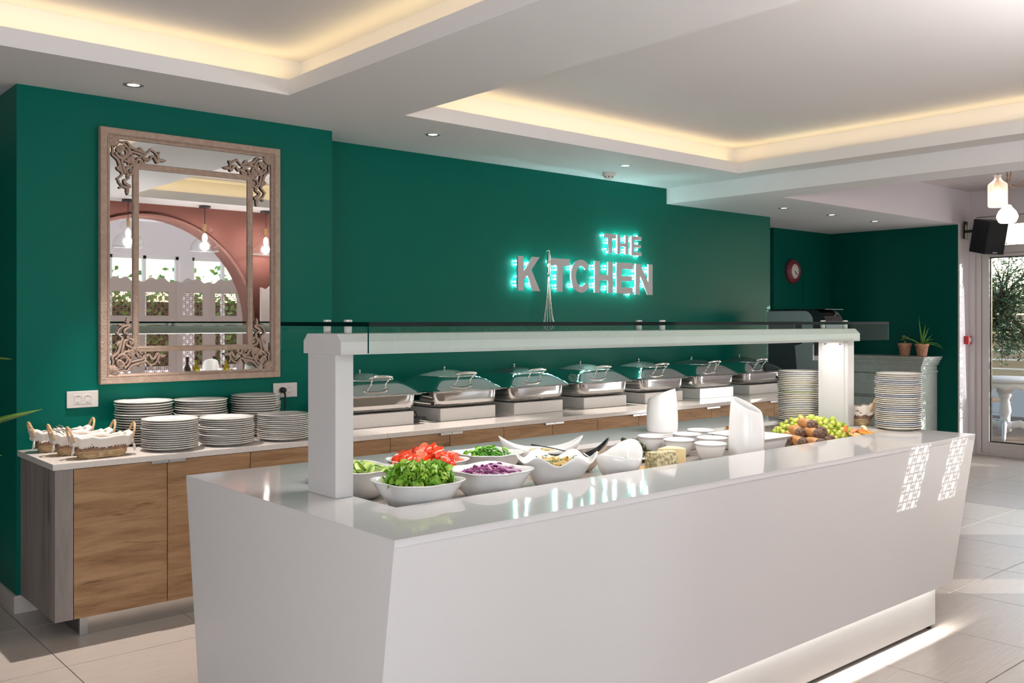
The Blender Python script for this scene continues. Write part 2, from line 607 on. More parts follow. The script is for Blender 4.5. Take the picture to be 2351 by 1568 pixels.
for n_, (a, b, c_, d) in enumerate(rear_holes):
    o = MB().box(a, -3.56, c_, a + .05, -3.49, d).box(b - .05, -3.56, c_, b, -3.49, d).box(a, -3.56, c_, b, -3.49, c_ + .05).box(a, -3.56, d - .05, b, -3.49, d).box((a + b) / 2 - .025, -3.56, c_, (a + b) / 2 + .025, -3.49, d)
    w_ = struct('window_%d' % (n_ + 3), o, wfr, 'white framed rear window number %d counted along the rear wall' % (n_ + 1), 'window')
    MB().box(a + .05, -3.53, c_ + .05, b - .05, -3.524, d - .05).build('pane', BLIND, w_)

# terracotta wall with the arch, standing behind the photographer's side (seen in the mirror)
AX, AR, AZ = 3.70, 1.20, 1.50
poly = [(2.25, 0), (AX - AR, 0)] + [(AX - AR * math.cos(PI * k / 32), AZ + AR * math.sin(PI * k / 32)) for k in range(33)] + [(AX + AR, 0), (5.34, 0), (5.34, ZC), (2.25, ZC)]
struct('wall_arch', MB().prism(poly, -.78, -.55, rot('X', 90)), TERRA, 'terracotta coloured wall with a wide arch, seen in the mirror', 'wall')
poly = [(AX - AR, 0)] + [(AX - AR * math.cos(PI * k / 32), AZ + AR * math.sin(PI * k / 32)) for k in range(33)] + [(AX + AR, 0), (AX + AR - .03, 0)] + [(AX + (AR - .03) * math.cos(PI * k / 32), AZ + (AR - .03) * math.sin(PI * k / 32)) for k in range(33)] + [(AX - AR + .03, 0)]
struct('trim_2', MB().prism(poly, -.80, -.54, rot('X', 90)), mat('arch_lining', srgb(104, 66, 58), .8), 'paler lining band around the inside of the arch', 'arch')
struct('trim_3', MB().box(5.34, .55, 2.45, XB0, .78, ZC), WHITE_WALL, 'white header over the wide opening beside the arch', 'header')
struct('trim_4', MB().box(-3.2, .5, ZC, XB0, .55, ZP), CEIL, 'white edge where the ceiling steps up', 'trim')

# skirting and slim ceiling trims
BASE = mat('white_baseboard', srgb(206, 196, 190), .45)
struct('baseboard_left', MB().box(1.280, 5.474, 0, 1.60, 5.488, .095, bev=.003).box(1.280, 5.488, 0, 1.295, 8.1, .095, bev=.003), BASE, 'pale tiled skirting at the foot of the green bay', 'baseboard')
struct('baseboard_right', MB().box(11.0, 4.762, 0, 11.255, 4.777, .10, bev=.003), BASE, 'white skirting below the white wall end', 'baseboard')

# ------------------------------------------------------------ terrace door
DW = mat('door_white_frame', srgb(224, 216, 213), .4)
door = struct('door_1', MB(), None, 'white framed glazed door leading to the terrace', 'door')
def dpart(name, m, *boxes, bev=.004):
    mb = MB()
    for b in boxes:
        mb.box(*b, bev=bev)
    return mb.build(name, m, door)
dpart('door_jamb', DW, (11.29, 4.66, 0, 11.42, 4.719, 2.755))
dpart('door_jamb', DW, (11.29, 3.251, 0, 11.42, 3.31, 2.755))
dpart('door_header', DW, (11.29, 3.31, 2.67, 11.42, 4.66, 2.755))
dpart('transom_bar', DW, (11.29, 3.31, 2.335, 11.42, 4.66, 2.42))
leaf = dpart('door_leaf', DW, (11.31, 4.575, .02, 11.39, 4.655, 2.33), (11.31, 3.315, .02, 11.39, 3.395, 2.33), (11.31, 3.395, .02, 11.39, 4.575, .15), (11.31, 3.395, 2.29, 11.39, 4.575, 2.33))
MB().box(11.335, 4.563, .15, 11.365, 4.575, 2.29).box(11.335, 3.395, .15, 11.365, 3.407, 2.29).box(11.335, 3.407, .15, 11.365, 4.563, .162).box(11.335, 3.407, 2.278, 11.365, 4.563, 2.29).build('glazing_gasket', BLACK, leaf)
MB().box(11.346, 3.407, .162, 11.354, 4.563, 2.278).build('pane', BLIND, leaf)
fl = dpart('fanlight', DW, (11.31, 4.62, 2.42, 11.39, 4.66, 2.67), (11.31, 3.31, 2.42, 11.39, 3.35, 2.67))
MB().box(11.346, 3.35, 2.42, 11.354, 4.62, 2.66).build('pane', BLIND, fl)
dpart('threshold', DW, (11.28, 3.31, 0, 11.43, 4.66, .02))
struct('trim_5', MB().box(11.245, 4.72, 0, 11.26, 4.777, 2.80, bev=.003), WHITE_WALL, 'slim white pilaster beside the terrace door', 'trim')
w1 = struct('window_1', MB().box(11.3, .95, 1.72, 11.38, .97, 2.05).box(11.3, 1.58, 1.72, 11.38, 1.6, 2.05).box(11.3, .97, 1.72, 11.38, 1.58, 1.74).box(11.3, .97, 2.03, 11.38, 1.58, 2.05), DW, 'unseen small white high window, shaped to let sun onto the risers', 'window')  # unseen opening, shaped so the sun falls on the riser blocks
MB().box(11.336, .97, 1.74, 11.342, 1.58, 2.03).build('pane', BLIND, w1)
w2 = struct('window_2', MB().box(11.3, -.9, .6, 11.38, -.85, 1.5).box(11.3, 1.15, .6, 11.38, 1.2, 1.5).box(11.3, -.85, .6, 11.38, 1.15, .65).box(11.3, -.85, 1.45, 11.38, 1.15, 1.5), DW, 'wide white window in the terrace wall', 'window')
MB().box(11.336, -.85, .65, 11.342, 1.15, 1.45).build('pane', BLIND, w2)

# ================================================================== ISLAND BUFFET
BT = .983
isl = thing('buffet_island', 'long white solid-surface buffet island with sloping front and recessed food well', 'buffet', (3.1, 2.71, 0))
def at_isl(mb):
    M = T(-3.1, -2.71, 0)
    mb.v = [tuple(M @ Vector(v)) for v in mb.v]
    return mb
X0, X1, Y0, Y1 = 1.366, 4.852, 2.029, 3.391
YB0, YB1, ZB = 2.145, 3.275, .215
WX0, WX1, WY0, WY1, WZ = 1.612, 4.683, 2.386, 3.04, .925
# shell: sloping front and back, plumb ends, wall thickness 12 mm
body = MB()
ob = [(X0, YB0, ZB), (X1, YB0, ZB), (X1, YB1, ZB), (X0, YB1, ZB)]
ot = [(X0, Y0, BT), (X1, Y0, BT), (X1, Y1, BT), (X0, Y1, BT)]
ib = [(X0 + .012, YB0 + .012, ZB), (X1 - .012, YB0 + .012, ZB), (X1 - .012, YB1 - .012, ZB), (X0 + .012, YB1 - .012, ZB)]
it = [(x, y, ZB + .14) for x, y, z in ib]
body.add(ob + ot + ib + it, [(i, (i + 1) % 4, 4 + (i + 1) % 4, 4 + i) for i in range(4)] + [(i, 8 + i, 8 + (i + 1) % 4, (i + 1) % 4) for i in range(4)] + [(8 + i, 12 + i, 12 + (i + 1) % 4, 8 + (i + 1) % 4) for i in range(4)] + [(12, 13, 14, 15)])
at_isl(body).build('body', WHITE_GLOSS, isl)
top = MB()
slab(top, X0 + .001, Y0 + .001, X1 - .001, Y1 - .001, [(WX0, WY0, WX1, WY1)], BT - .02, BT + .0004)
at_isl(top).build('worktop', mat('white_polished_top', srgb(226, 222, 221), .06, spec=.5), isl)
wl = MB().box(WX0 - .01, WY0 - .01, WZ - .02, WX1 + .01, WY1 + .01, WZ)
wl.box(WX0 - .01, WY0 - .01, WZ, WX0, WY1 + .01, BT - .02).box(WX1, WY0 - .01, WZ, WX1 + .01, WY1 + .01, BT - .02)
wl.box(WX0, WY0 - .01, WZ, WX1, WY0, BT - .02).box(WX0, WY1, WZ, WX1, WY1 + .01, BT - .02)
at_isl(wl).build('food_well', mat('grey_slate_tray', srgb(112, 104, 98), .35, var=(26, srgb(168, 158, 148), .16), bump=(40, .2, .002)), isl)
KX0, KX1, KY0, KY1 = 1.48, 4.735, 2.178, 3.24
kk = MB().box(KX0, KY0, .022, KX1, KY1, .35)
at_isl(kk).build('kick_plate', mat('kick_plate_steel', (.80, .79, .78), .42, metal=.75), isl)
for x in (KX0 + .06, 3.1, KX1 - .025):
    for y in (KY0 + .03, KY1 - .03):
        at_isl(MB().cyl((x, y, 0), (x, y, .03), .02, .014)).build('levelling_foot', BLACK, isl)
LEDM = mat('led_strip', (1, 1, 1), .4, emit=((1, .97, .92), 6))
at_isl(MB().box(KX0, KY0 - .010, .266, KX1, KY0 - .001, .270)).build('led_strip', LEDM, isl)
lamp('AREA', 'plinth_led', ((KX0 + KX1) / 2, KY0 - .007, .262), 22, (1, .96, .9), shape='RECTANGLE', size=KX1 - KX0, size_y=.008, aim=(0, 0, -1), spread=R(150))

# ------------------------------------------------------------ glass sneeze-guard shelf on two posts
PX0, PX1, PY0, PY1 = 1.543, 1.609, 2.627, 2.804
QX0, QX1 = 4.688, 4.750
sg = thing('sneeze_guard', 'white gantry with two posts and a clear glass shelf over the buffet', 'sneeze guard', (3.1, 2.715, BT))
def at_sg(mb):
    M = T(-3.1, -2.715, -BT)
    mb.v = [tuple(M @ Vector(v)) for v in mb.v]
    return mb
for (a, b, s_) in ((PX0, PX1, 1), (QX0, QX1, -1)):
    p = at_sg(MB().box(a, PY0, BT + .001, b, PY1, 1.443, bev=.0015)).build('post', WHITE_MATT, sg)
    fx = b if s_ > 0 else a - .003
    c_ = MB().box(fx, PY0 + .022, BT + .002, fx + .003, PY1 - .022, 1.45, bev=.001)
    at_sg(c_).build('cover_plate', WHITE_MATT, p)
    for yy in (PY0 + .045, PY1 - .045):
        at_sg(MB().cyl((fx if s_ < 0 else fx + .003, yy, 1.425), (fx - .003 if s_ < 0 else fx + .006, yy, 1.425), .004, n=10)).build('screw', STEEL, p)
prof = [(2.593, 1.443), (2.834, 1.443), (2.834, 1.484), (2.808, 1.509), (2.619, 1.509), (2.593, 1.484)]
beam = at_sg(MB().prism(prof, PX0, QX1, Matrix(((0, 0, 1, 0), (1, 0, 0, 0), (0, 1, 0, 0), (0, 0, 0, 1))))).build('beam', WHITE_MATT, sg)
GG = mat('glass_edge', srgb(2, 26, 28), .08, spec=.6)
SHEET = glass('sheet_glass', (.93, .985, .965))
GX0, GX1, GY0, GY1 = 1.543, 4.752, 2.43, 2.996
GE = mat('glass_edge_teal', srgb(34, 132, 122), .1, spec=.6)
def pane_(name, x0, y0, z0, x1, y1, z1, edge=None):
    o = at_sg(MB().box(x0, y0, z0, x1, y1, z1)).build(name, SHEET, sg)
    o.data.materials.append(edge or GG)
    dims = (x1 - x0, y1 - y0, z1 - z0)
    k = dims.index(min(dims))
    for p in o.data.polygons:
        if abs(p.normal[k]) < .5:
            p.material_index = 1
    return o
pane_('glass_shelf', GX0, GY0, 1.5335, GX1, GY1, 1.5470)
pane_('glass_front', GX0, GY0, 1.452, GX1, GY0 + .008, 1.533, mat('glass_edge_deep', srgb(8, 70, 66), .1, spec=.6))
pane_('glass_back', GX0, GY1 - .008, 1.452, GX1, GY1, 1.533, GE)
for x in (1.60, 3.168, 4.69):
    for y in (2.645, 2.778):
        s_ = at_sg(MB().cyl((x, y, 1.509), (x, y, 1.533), .0125, n=16)).build('spacer', WHITE_MATT, sg)
        at_sg(MB().cyl((x, y, 1.547), (x, y, 1.5535), .014, n=20).cyl((x, y, 1.5535), (x, y, 1.5545), .014, .012, n=20)).build('bolt_cap', CHROME, s_)
at_sg(MB().box(PX1 + .05, 2.70, 1.4395, QX0 - .05, 2.73, 1.4428)).build('light_strip', mat('shelf_led', (1, 1, 1), .4, emit=((1, .98, .95), 4)), sg)
lamp('AREA', 'shelf_led_light', (3.15, 2.715, 1.437), 11, (1, .98, .95), shape='RECTANGLE', size=3.0, size_y=.03, aim=(0, 0, -1))

# ================================================================== WALL COUNTER
CT = .865
CY = 4.83
wt = MB().box(1.297, CY, CT - .032, 3.198, 5.487, CT, bev=.004).box(3.1995, CY, CT - .032, 8.66, 5.779, CT, bev=.004)
# rounded front-left corner piece is part of the same slab
wto = wt.build('worktop', QUARTZ)
tag(wto, 'long pale quartz worktop running along the green wall', 'worktop')
sp = MB().box(1.31, CY + .012, .10, 1.392, 5.47, CT - .033)
tag(sp.build('end_board', GREYWOOD), 'grey end panel closing the left end of the wall counter', 'panel')
cw = .4585
cab_proto = None
DOORM = MB().box(.002, 0, .0, cw - .002, .019, .73, bev=.0015).mesh('door', OAK)
HM = MB().box(-.0, -.022, 0, .086, 0, .003).box(0, -.022, -.010, .086, -.0195, .0).mesh('handle', ALU)
carc = MB().box(.0, .02, .0, 2 * cw, .60, .73)
carc_me = carc.mesh('carcass', mat('cabinet_carcass', srgb(70, 52, 40), .7))
ords = ['first', 'second', 'third', 'fourth', 'fifth', 'sixth', 'seventh', 'eighth']
k = 0
x = 1.394
while x + 2 * cw < 8.75:
    c_ = thing('base_cabinet', 'oak two-door base cabinet, %s from the left end panel' % ords[k], 'cabinet', (x, CY + .012, .10), group='base cabinets under the wall counter')
    mobj('carcass', carc_me, c_)
    for j in (0, 1):
        d = mobj('door', DOORM, c_, (j * cw, 0, 0))
        hx = cw - .088 if j == 0 else .002
        mobj('handle', HM, d, (hx, -.0005, .7305))
    x += 2 * cw
    k += 1
XCE = x
pl = thing('plinth', 'brushed aluminium plinth under the wall counter', 'plinth', (1.44, 4.895, 0))
MB().box(.03, 0, .0, XCE - 1.5, .018, .098).build('plinth_board', STEEL_SATIN, pl)
MB().box(-.002, -.004, 0, .035, .02, .099, bev=.002).build('corner_trim', ALU, pl)
MB().box(.0, .018, 0, .016, .56, .098).build('plinth_return', mat('plinth_grey', srgb(90, 84, 80), .5), pl)

# ================================================================== CHAFING DISHES ON RISERS
def sring(a, b, z, p, n):
    out = []
    for i in range(n):
        t = 2 * PI * i / n
        c_, s_ = math.cos(t), math.sin(t)
        out.append((a * math.copysign(abs(c_) ** (2 / p), c_), b * math.copysign(abs(s_) ** (2 / p), s_), z))
    return out
def loft(rings, mb=None, smooth=True, cap0=False, cap1=False, M=None):
    mb = mb or MB()
    n = len(rings[0])
    vs = [v for r in rings for v in r]
    fs = []
    for k in range(len(rings) - 1):
        for i in range(n):
            j = (i + 1) % n
            fs.append((k * n + i, k * n + j, (k + 1) * n + j, (k + 1) * n + i))
    if cap0:
        fs.append(tuple(range(n))[::-1])
    if cap1:
        fs.append(tuple((len(rings) - 1) * n + i for i in range(n)))
    return mb.add(vs, fs, smooth, M)

def make_chafer():
    t = thing('chafing_dish', '', 'chafing dish')
    n = 64
    p = 9
    loft([sring(.235, .190, .004, p, n), sring(.262, .222, .010, p, n), sring(.274, .236, .026, p, n), sring(.279, .242, .05, p, n), sring(.281, .244, .107, p, n)], cap0=True).build('water_pan', STEEL, t)
    loft([sring(.279, .242, .107, p, n), sring(.316, .274, .108, 12, n), sring(.322, .278, .1105, 12, n), sring(.320, .276, .114, 12, n), sring(.262, .238, .114, 12, n)], smooth=False).build('pan_rim', STEEL, t)
    # lid: four curved faces rising to a soft crown
    A, B, Hh, z0 = .318, .276, .126, .1175
    def lidz(u, v):
        a = (abs(u) ** 14 + abs(v) ** 14) ** (1 / 14)
        b = (abs(u) ** 3 + abs(v) ** 3) ** (1 / 3)
        k = max(0., min(1., (a - .25) / .35))
        k = k * k * (3 - 2 * k)
        q = min(1., a * k + b * (1 - k))
        g_ = (1 - q) / .61 if q > .78 else (.22 + (.6084 - q * q) / 1.56) / .61
        return z0 + .004 + Hh * g_
    N = 45
    lid = MB()
    lid.grid(lambda u, v: ((2 * u - 1) * A, (2 * v - 1) * B, lidz(2 * u - 1, 2 * v - 1)), N, N)
    loft([sring(A, B, z0 + .0045, 200, 64), sring(A + .008, B + .008, z0 + .003, 60, 64), sring(A + .009, B + .009, z0, 60, 64), sring(A - .004, B - .004, z0 - .001, 60, 64)], lid, smooth=False)
    lo = lid.build('lid', STEEL, t)
    LW = mat('lid_window_glass', srgb(26, 44, 42), .14, spec=.6, bump=(260, .5, .002), var=(300, srgb(90, 108, 104), .05))
    def win(u, v):
        x_, y_ = (2 * u - 1) * .56, (2 * v - 1) * .56
        r_ = max(abs(x_), abs(y_)) / max(1e-6, (abs(x_) ** 5 + abs(y_) ** 5) ** .2)
        return (x_ * r_ * A, y_ * r_ * B, lidz(x_ * r_, y_ * r_) + .0012)
    wn_ = MB().grid(win, 21, 21).build('lid_window', LW, lo)
    ed = [win(i / 16, 0) for i in range(16)] + [win(1, i / 16) for i in range(16)] + [win(1 - i / 16, 1) for i in range(16)] + [win(0, 1 - i / 16) for i in range(16)]
    MB().tube(ed, .0022, 6, closed=True).build('window_rim', STEEL, lo)
    kz = lidz(0, .15)
    MB().lathe([(.001, 0), (.010, 0), (.010, .004), (.005, .007), (.005, .012), (.009, .017), (.009, .021), (.005, .027), (.0, .029)], 16, T(0, .04, kz - .001)).build('knob', STEEL, lo)
    hd = MB()
    pts = [(-.095, -.222, .226), (-.075, -.232, .232), (-.04, -.237, .236), (0, -.238, .237), (.04, -.237, .236), (.075, -.232, .232), (.095, -.222, .226)]
    hd.tube(pts, [.005, .008, .0095, .010, .0095, .008, .005], 12)
    ho = hd.build('handle', STEEL, lo)
    for s_ in (-1, 1):
        zb = lidz(s_ * .056 / A, -.190 / B)
        b0, b1 = Vector((s_ * .056, -.190, zb - .002)), Vector((s_ * .070, -.233, .231))
        st = MB().cyl(b0, b1, .0038, .0035, 10)
        st.ball(b0.lerp(b1, .45), .0075, 12, 8).ball(b0.lerp(b1, .2), .0055, 10, 8).ball(b0, .008, 12, 6)
        st.build('handle_strut', STEEL, ho)
    MB().box(-.04, -.246, -.004, .02, -.205, -.0005).box(.05, -.246, -.004, .075, -.205, -.0005).build('feet', ALU, t)
    return t
RZ = .087
FL = [3.13, 3.84, 4.51, 5.23, 5.95, 6.68, 7.42]
rm = MB().box(0, 0, 0, .49, .49, RZ, bev=.004)
rme = rm.mesh('riser_block', RISER_M)
chaf = make_chafer()
desc = ['first chafing dish, half hidden by the white gantry post', 'second chafing dish from the gantry post, above the tomato bowl', 'third chafing dish, left of the gap under the whisk', 'fourth chafing dish, middle one of the row of seven', 'fifth chafing dish, straight behind the left white pitcher', 'sixth chafing dish, its riser lit by the sun', 'seventh chafing dish, last one before the coffee machine']
rdesc = ['white riser block under the first chafing dish by the post', 'white riser block under the second chafing dish from the post', 'white riser block under the third chafing dish from the post', 'white riser block under the fourth, middle chafing dish', 'white riser block behind the left white pitcher', 'sunlit white riser block under the sixth chafing dish', 'white riser block under the last chafing dish by the coffee machine']
for i, x in enumerate(FL):
    tag(mobj('riser_block', rme, None, (x, 5.15, CT + .0005)), rdesc[i], 'riser', 'white riser blocks under the chafing dishes')
    loc = (x + .25, 5.40, CT + RZ + .001)
    lab = 'polished steel ' + desc[i]
    if i == 0:
        chaf.location = loc
        chaf['label'] = lab
        chaf['group'] = 'row of chafing dishes on the wall counter'
        c_ = chaf
    else:
        c_ = dup(chaf, loc, label=lab)
    c_.rotation_euler[2] = R(random.uniform(-1.2, 1.2))
# black power adapters between the first two risers
ad = thing('power_adapter', 'black power adapters lying between the first two riser blocks', 'adapter', (3.70, 5.27, CT))
MB().box(-.04, -.06, .001, .01, .04, .032, bev=.004).build('case', BLACK, ad)
MB().box(.018, -.045, .001, .075, .055, .034, bev=.004).build('case', BLACK, ad)
MB().tube([(.02, -.05, .012), (.05, -.085, .006), (.09, -.10, .004), (.13, -.085, .004)], .003, 6).build('cable', mat('grey_cable', srgb(190, 186, 184), .5), ad)
MB().tube([(.07, .05, .02), (.09, .1, .05), (.10, .2, .06), (.06, .3, .05)], .004, 6).build('cable', BLACK, ad)
for x in (5.09, 5.80):
    pg = thing('plug', 'small dark plug beside the %s riser block' % ('third' if x < 5.5 else 'fourth'), 'plug', (x - .04, 5.22, CT + .001))
    MB().box(-.012, -.02, 0, .012, .02, .03, bev=.004).build('case', BLACK if x < 5.5 else mat('grey_plug', srgb(120, 118, 120), .4), pg)
    MB().tube([(0, .02, .015), (.005, .08, .006), (.0, .16, .004)], .003, 6).build('cable', BLACK, pg)

# ================================================================== MIRROR
MX0, MX1, MZ0, MZ1 = 1.710, 2.802, 1.197, 2.637
mir = thing('wall_mirror', 'large rectangular mirror in a carved beige frame with scrolled corner ornaments', 'mirror', ((MX0 + MX1) / 2, 5.487, MZ0))
mcx = (MX0 + MX1) / 2
CARVE = mat('beige_carved_wood', srgb(186, 163, 148), .62, spec=.3, var=(34, srgb(170, 146, 131), .2), bump=(75, .9, .006))
CARVE_S = mat('beige_smooth_wood', srgb(182, 158, 143), .6, spec=.3, var=(50, srgb(160, 136, 122), .2))
MIRR = mat('silvered_glass', (.86, .87, .86), .012, metal=1.0)
def frame_piece(side, x0, z0, x1, z1, prof, m, name, parent):
    """mitred moulding; prof: (inset from outer edge, depth off the wall)"""
    c = {'top': ((x0, z1), (x1, z1), (1, -1), (-1, -1)), 'bottom': ((x1, z0), (x0, z0), (-1, 1), (1, 1)),
         'left': ((x0, z0), (x0, z1), (1, 1), (1, -1)), 'right': ((x1, z1), (x1, z0), (-1, -1), (-1, 1))}[side]
    (ax, az), (bx, bz), da, db = c
    vs = []
    for ins, dep in prof:
        vs.append((ax + da[0] * ins - mcx, -dep, az + da[1] * ins - MZ0))
        vs.append((bx + db[0] * ins - mcx, -dep, bz + db[1] * ins - MZ0))
    fs = [(2 * i, 2 * i + 2, 2 * i + 3, 2 * i + 1) for i in range(len(prof) - 1)]
    return MB().add(vs, fs).build(name, m, parent)
outer = [(0, .0), (0, .040), (.004, .043), (.034, .041), (.036, .036), (.044, .036), (.047, .030), (.055, .026), (.055, .01)]
inner = [(0, .012), (0, .026), (.005, .031), (.009, .028), (.022, .031), (.026, .027), (.033, .024), (.033, .012)]
for s_ in ('top', 'bottom', 'left', 'right'):
    fp = frame_piece(s_, MX0, MZ0, MX1, MZ1, outer, CARVE, 'frame_rail', mir)
    bd = MB()
    L_ = (MX1 - MX0 if s_ in ('top', 'bottom') else MZ1 - MZ0) - .084
    for k in range(int(L_ / .009)):
        q = .042 + .009 * (k + .5)
        if s_ in ('top', 'bottom'):
            pz = MZ1 - .040 if s_ == 'top' else MZ0 + .040
            pp = (MX0 + q - mcx, -.037, pz - MZ0)
        else:
            px_ = MX0 + .040 if s_ == 'left' else MX1 - .040
            pp = (px_ - mcx, -.037, q)
        bd.ball(pp, .0036, 5, 4)
    bd.build('beading', CARVE_S, fp)['kind'] = 'stuff'
IX0, IX1, IZ0, IZ1 = 1.893, 2.623, 1.374, 2.455
for s_ in ('top', 'bottom', 'left', 'right'):
    frame_piece(s_, IX0, IZ0, IX1, IZ1, inner, CARVE, 'inner_rail', mir)
MB().box(MX0 + .05 - mcx, -.014, .05, MX1 - .05 - mcx, -.010, MZ1 - MZ0 - .05).build('mirror_glass', MIRR, mir)
MB().box(MX0 + .01 - mcx, -.010, .01, MX1 - .01 - mcx, 0, MZ1 - MZ0 - .01).build('backing', mat('mirror_backing', srgb(90, 70, 55), .8), mir)
def catmull(pts, n=6):
    P_ = [Vector(p) for p in pts]
    P_ = [P_[0] * 2 - P_[1]] + P_ + [P_[-1] * 2 - P_[-2]]
    out = []
    for i in range(1, len(P_) - 2):
        for k in range(n):
            t = k / n
            a, b, c_, d = P_[i - 1], P_[i], P_[i + 1], P_[i + 2]
            out.append(.5 * ((2 * b) + (c_ - a) * t + (2 * a - 5 * b + 4 * c_ - d) * t * t + (3 * b - a - 3 * c_ + d) * t ** 3))
    out.append(P_[-2])
    return out
ARMS = [([(180, 60), (250, 70), (330, 60), (390, 130), (450, 175), (560, 205), (650, 232), (690, 245), (750, 190), (785, 155)], 8.0),
        ([(785, 165), (850, 180), (910, 240), (940, 330), (915, 385), (890, 350), (850, 290), (800, 285), (780, 330), (740, 370), (690, 350)], 8.5),
        ([(400, 150), (385, 220), (470, 245), (600, 275), (650, 300), (650, 350), (720, 345)], 8),
        ([(690, 345), (675, 400), (640, 445), (600, 440), (580, 400), (615, 395)], 8.5),
        ([(500, 500), (505, 430), (530, 370), (555, 330), (600, 320)], 8),
        ([(640, 232), (610, 180), (570, 150), (560, 175)], 7.5),
        ([(915, 250), (945, 215), (950, 195)], 6.5),
        ([(170, 170), (230, 150), (265, 190), (220, 235), (190, 215)], 9),
        ([(200, 300), (260, 330), (330, 320), (380, 250), (350, 170), (300, 130)], 9.5),
        ([(250, 400), (330, 430), (420, 400), (430, 320), (400, 270)], 9.5)]
def ornament():
    mb = MB()
    S = 1 / 3400
    for pts, r in ARMS:
        for flip in (0, 1):
            q = catmull([((p[1], 0, -p[0]) if flip else (p[0], 0, -p[1])) for p in pts], 5)
            q = [(v[0] * S, -.004 - .004 * math.sin(PI * i / len(q)), v[2] * S) for i, v in enumerate(q)]
            n = len(q)
            mb.tube(q, [r * .00092 * (.6 + .5 * math.sin(PI * (i + .4) / n)) for i in range(n)], 6)
            mb.ball(q[-1], r * .0011, 6, 5)
    # shell fan in the corner
    for k in range(7):
        a = R(4 + 82 * k / 6)
        L_ = .052 + .008 * math.sin(PI * k / 6)
        d = Vector((math.cos(a), 0, -math.sin(a)))
        pts = [d * (L_ * t) + Vector((.002, -.010 * math.sin(PI * min(1, t)), -.002)) for t in (.02, .3, .6, .85, 1)]
        mb.tube(pts, [.002, .005, .0075, .0075, .004], 6)
    # leaf rosette and bud linking to the inner frame
    for k in range(9):
        a = 2 * PI * k / 9
        c_ = Vector((.118, -.006, -.118))
        d = Vector((math.cos(a), 0, math.sin(a)))
        mb.tube([c_, c_ + d * .016 + Vector((0, -.005, 0)), c_ + d * .032], [.006, .008, .003], 6)
    for k in (-1, 0, 1):
        d = Vector((1 + .5 * k, 0, -1 + .5 * k)).normalized()
        c_ = Vector((.128, -.006, -.128))
        mb.tube([c_, c_ + d * .02 + Vector((0, -.004, 0)), c_ + d * .04], [.006, .008, .003], 6)
    for fl in (0, 1):
        for t, r in ((960, 9), (1000, 10), (1040, 8), (1075, 4)):
            p = (t * S, -.006, -340 * S) if not fl else (340 * S, -.006, -t * S)
            mb.ball(p, r * .0011, 8, 6)
    return mb
om = ornament()
for sx, sz in ((1, 1), (-1, 1), (1, -1), (-1, -1)):
    m2 = MB()
    fl = sx * sz < 0
    m2.v = [(v[0] * sx, v[1], v[2] * sz) for v in om.v]
    m2.f = [f[::-1] if fl else f for f in om.f]
    m2.sm = list(om.sm)
    cx = MX0 + .052 if sx > 0 else MX1 - .052
    cz = MZ1 - .052 if sz > 0 else MZ0 + .052
    m2.build('corner_ornament', CARVE_S, mir, (cx - mcx, -.018, cz - MZ0))

# ================================================================== ILLUMINATED LETTERS
LET = mat('grey_letter_face', srgb(196, 190, 194), .45)
BULB = mat('led_bulb', (1, 1, 1), .3, emit=((.55, 1.0, .97), 150))
def poly_letter(ch, w, h, s):
    if ch == 'T':
        return [[(0, h), (0, h - s), ((w - s) / 2, h - s), ((w - s) / 2, 0), ((w + s) / 2, 0), ((w + s) / 2, h - s), (w, h - s), (w, h)]]
    if ch == 'H':
        return [[(0, 0), (s, 0), (s, h * .40), (w - s, h * .40), (w - s, 0), (w, 0), (w, h), (w - s, h), (w - s, h * .57), (s, h * .57), (s, h), (0, h)]]
    if ch == 'E':
        return [[(0, 0), (w, 0), (w, s * .92), (s, s * .92), (s, h * .41), (w * .95, h * .41), (w * .95, h * .57), (s, h * .57), (s, h - s * .92), (w, h - s * .92), (w, h), (0, h)]]
    if ch == 'K':
        return [[(0, 0), (s, 0), (s, h * .30), (w * .43, h * .46), (w * .68, 0), (w, 0), (w * .60, h * .62), (w * .98, h), (w * .68, h), (s, h * .55), (s, h), (0, h)]]
    if ch == 'N':
        return [[(0, 0), (s, 0), (s, h * .62), (w - s * 1.05, 0), (w, 0), (w, h), (w - s, h), (w - s, h * .38), (s * 1.05, h), (0, h)]]
    if ch == 'C':
        out, inn = [], []
        for k in range(33):
            a = R(38 + (322 - 38) * k / 32)
            out.append((w / 2 + w / 2 * 1.02 * math.cos(a), h / 2 + h / 2 * math.sin(a)))
        for k in range(33):
            a = R(322 - (322 - 38) * k / 32)
            inn.append((w / 2 + (w / 2 - s) * math.cos(a) * 1.05, h / 2 + (h / 2 - s * .9) * math.sin(a)))
        return [out + inn]
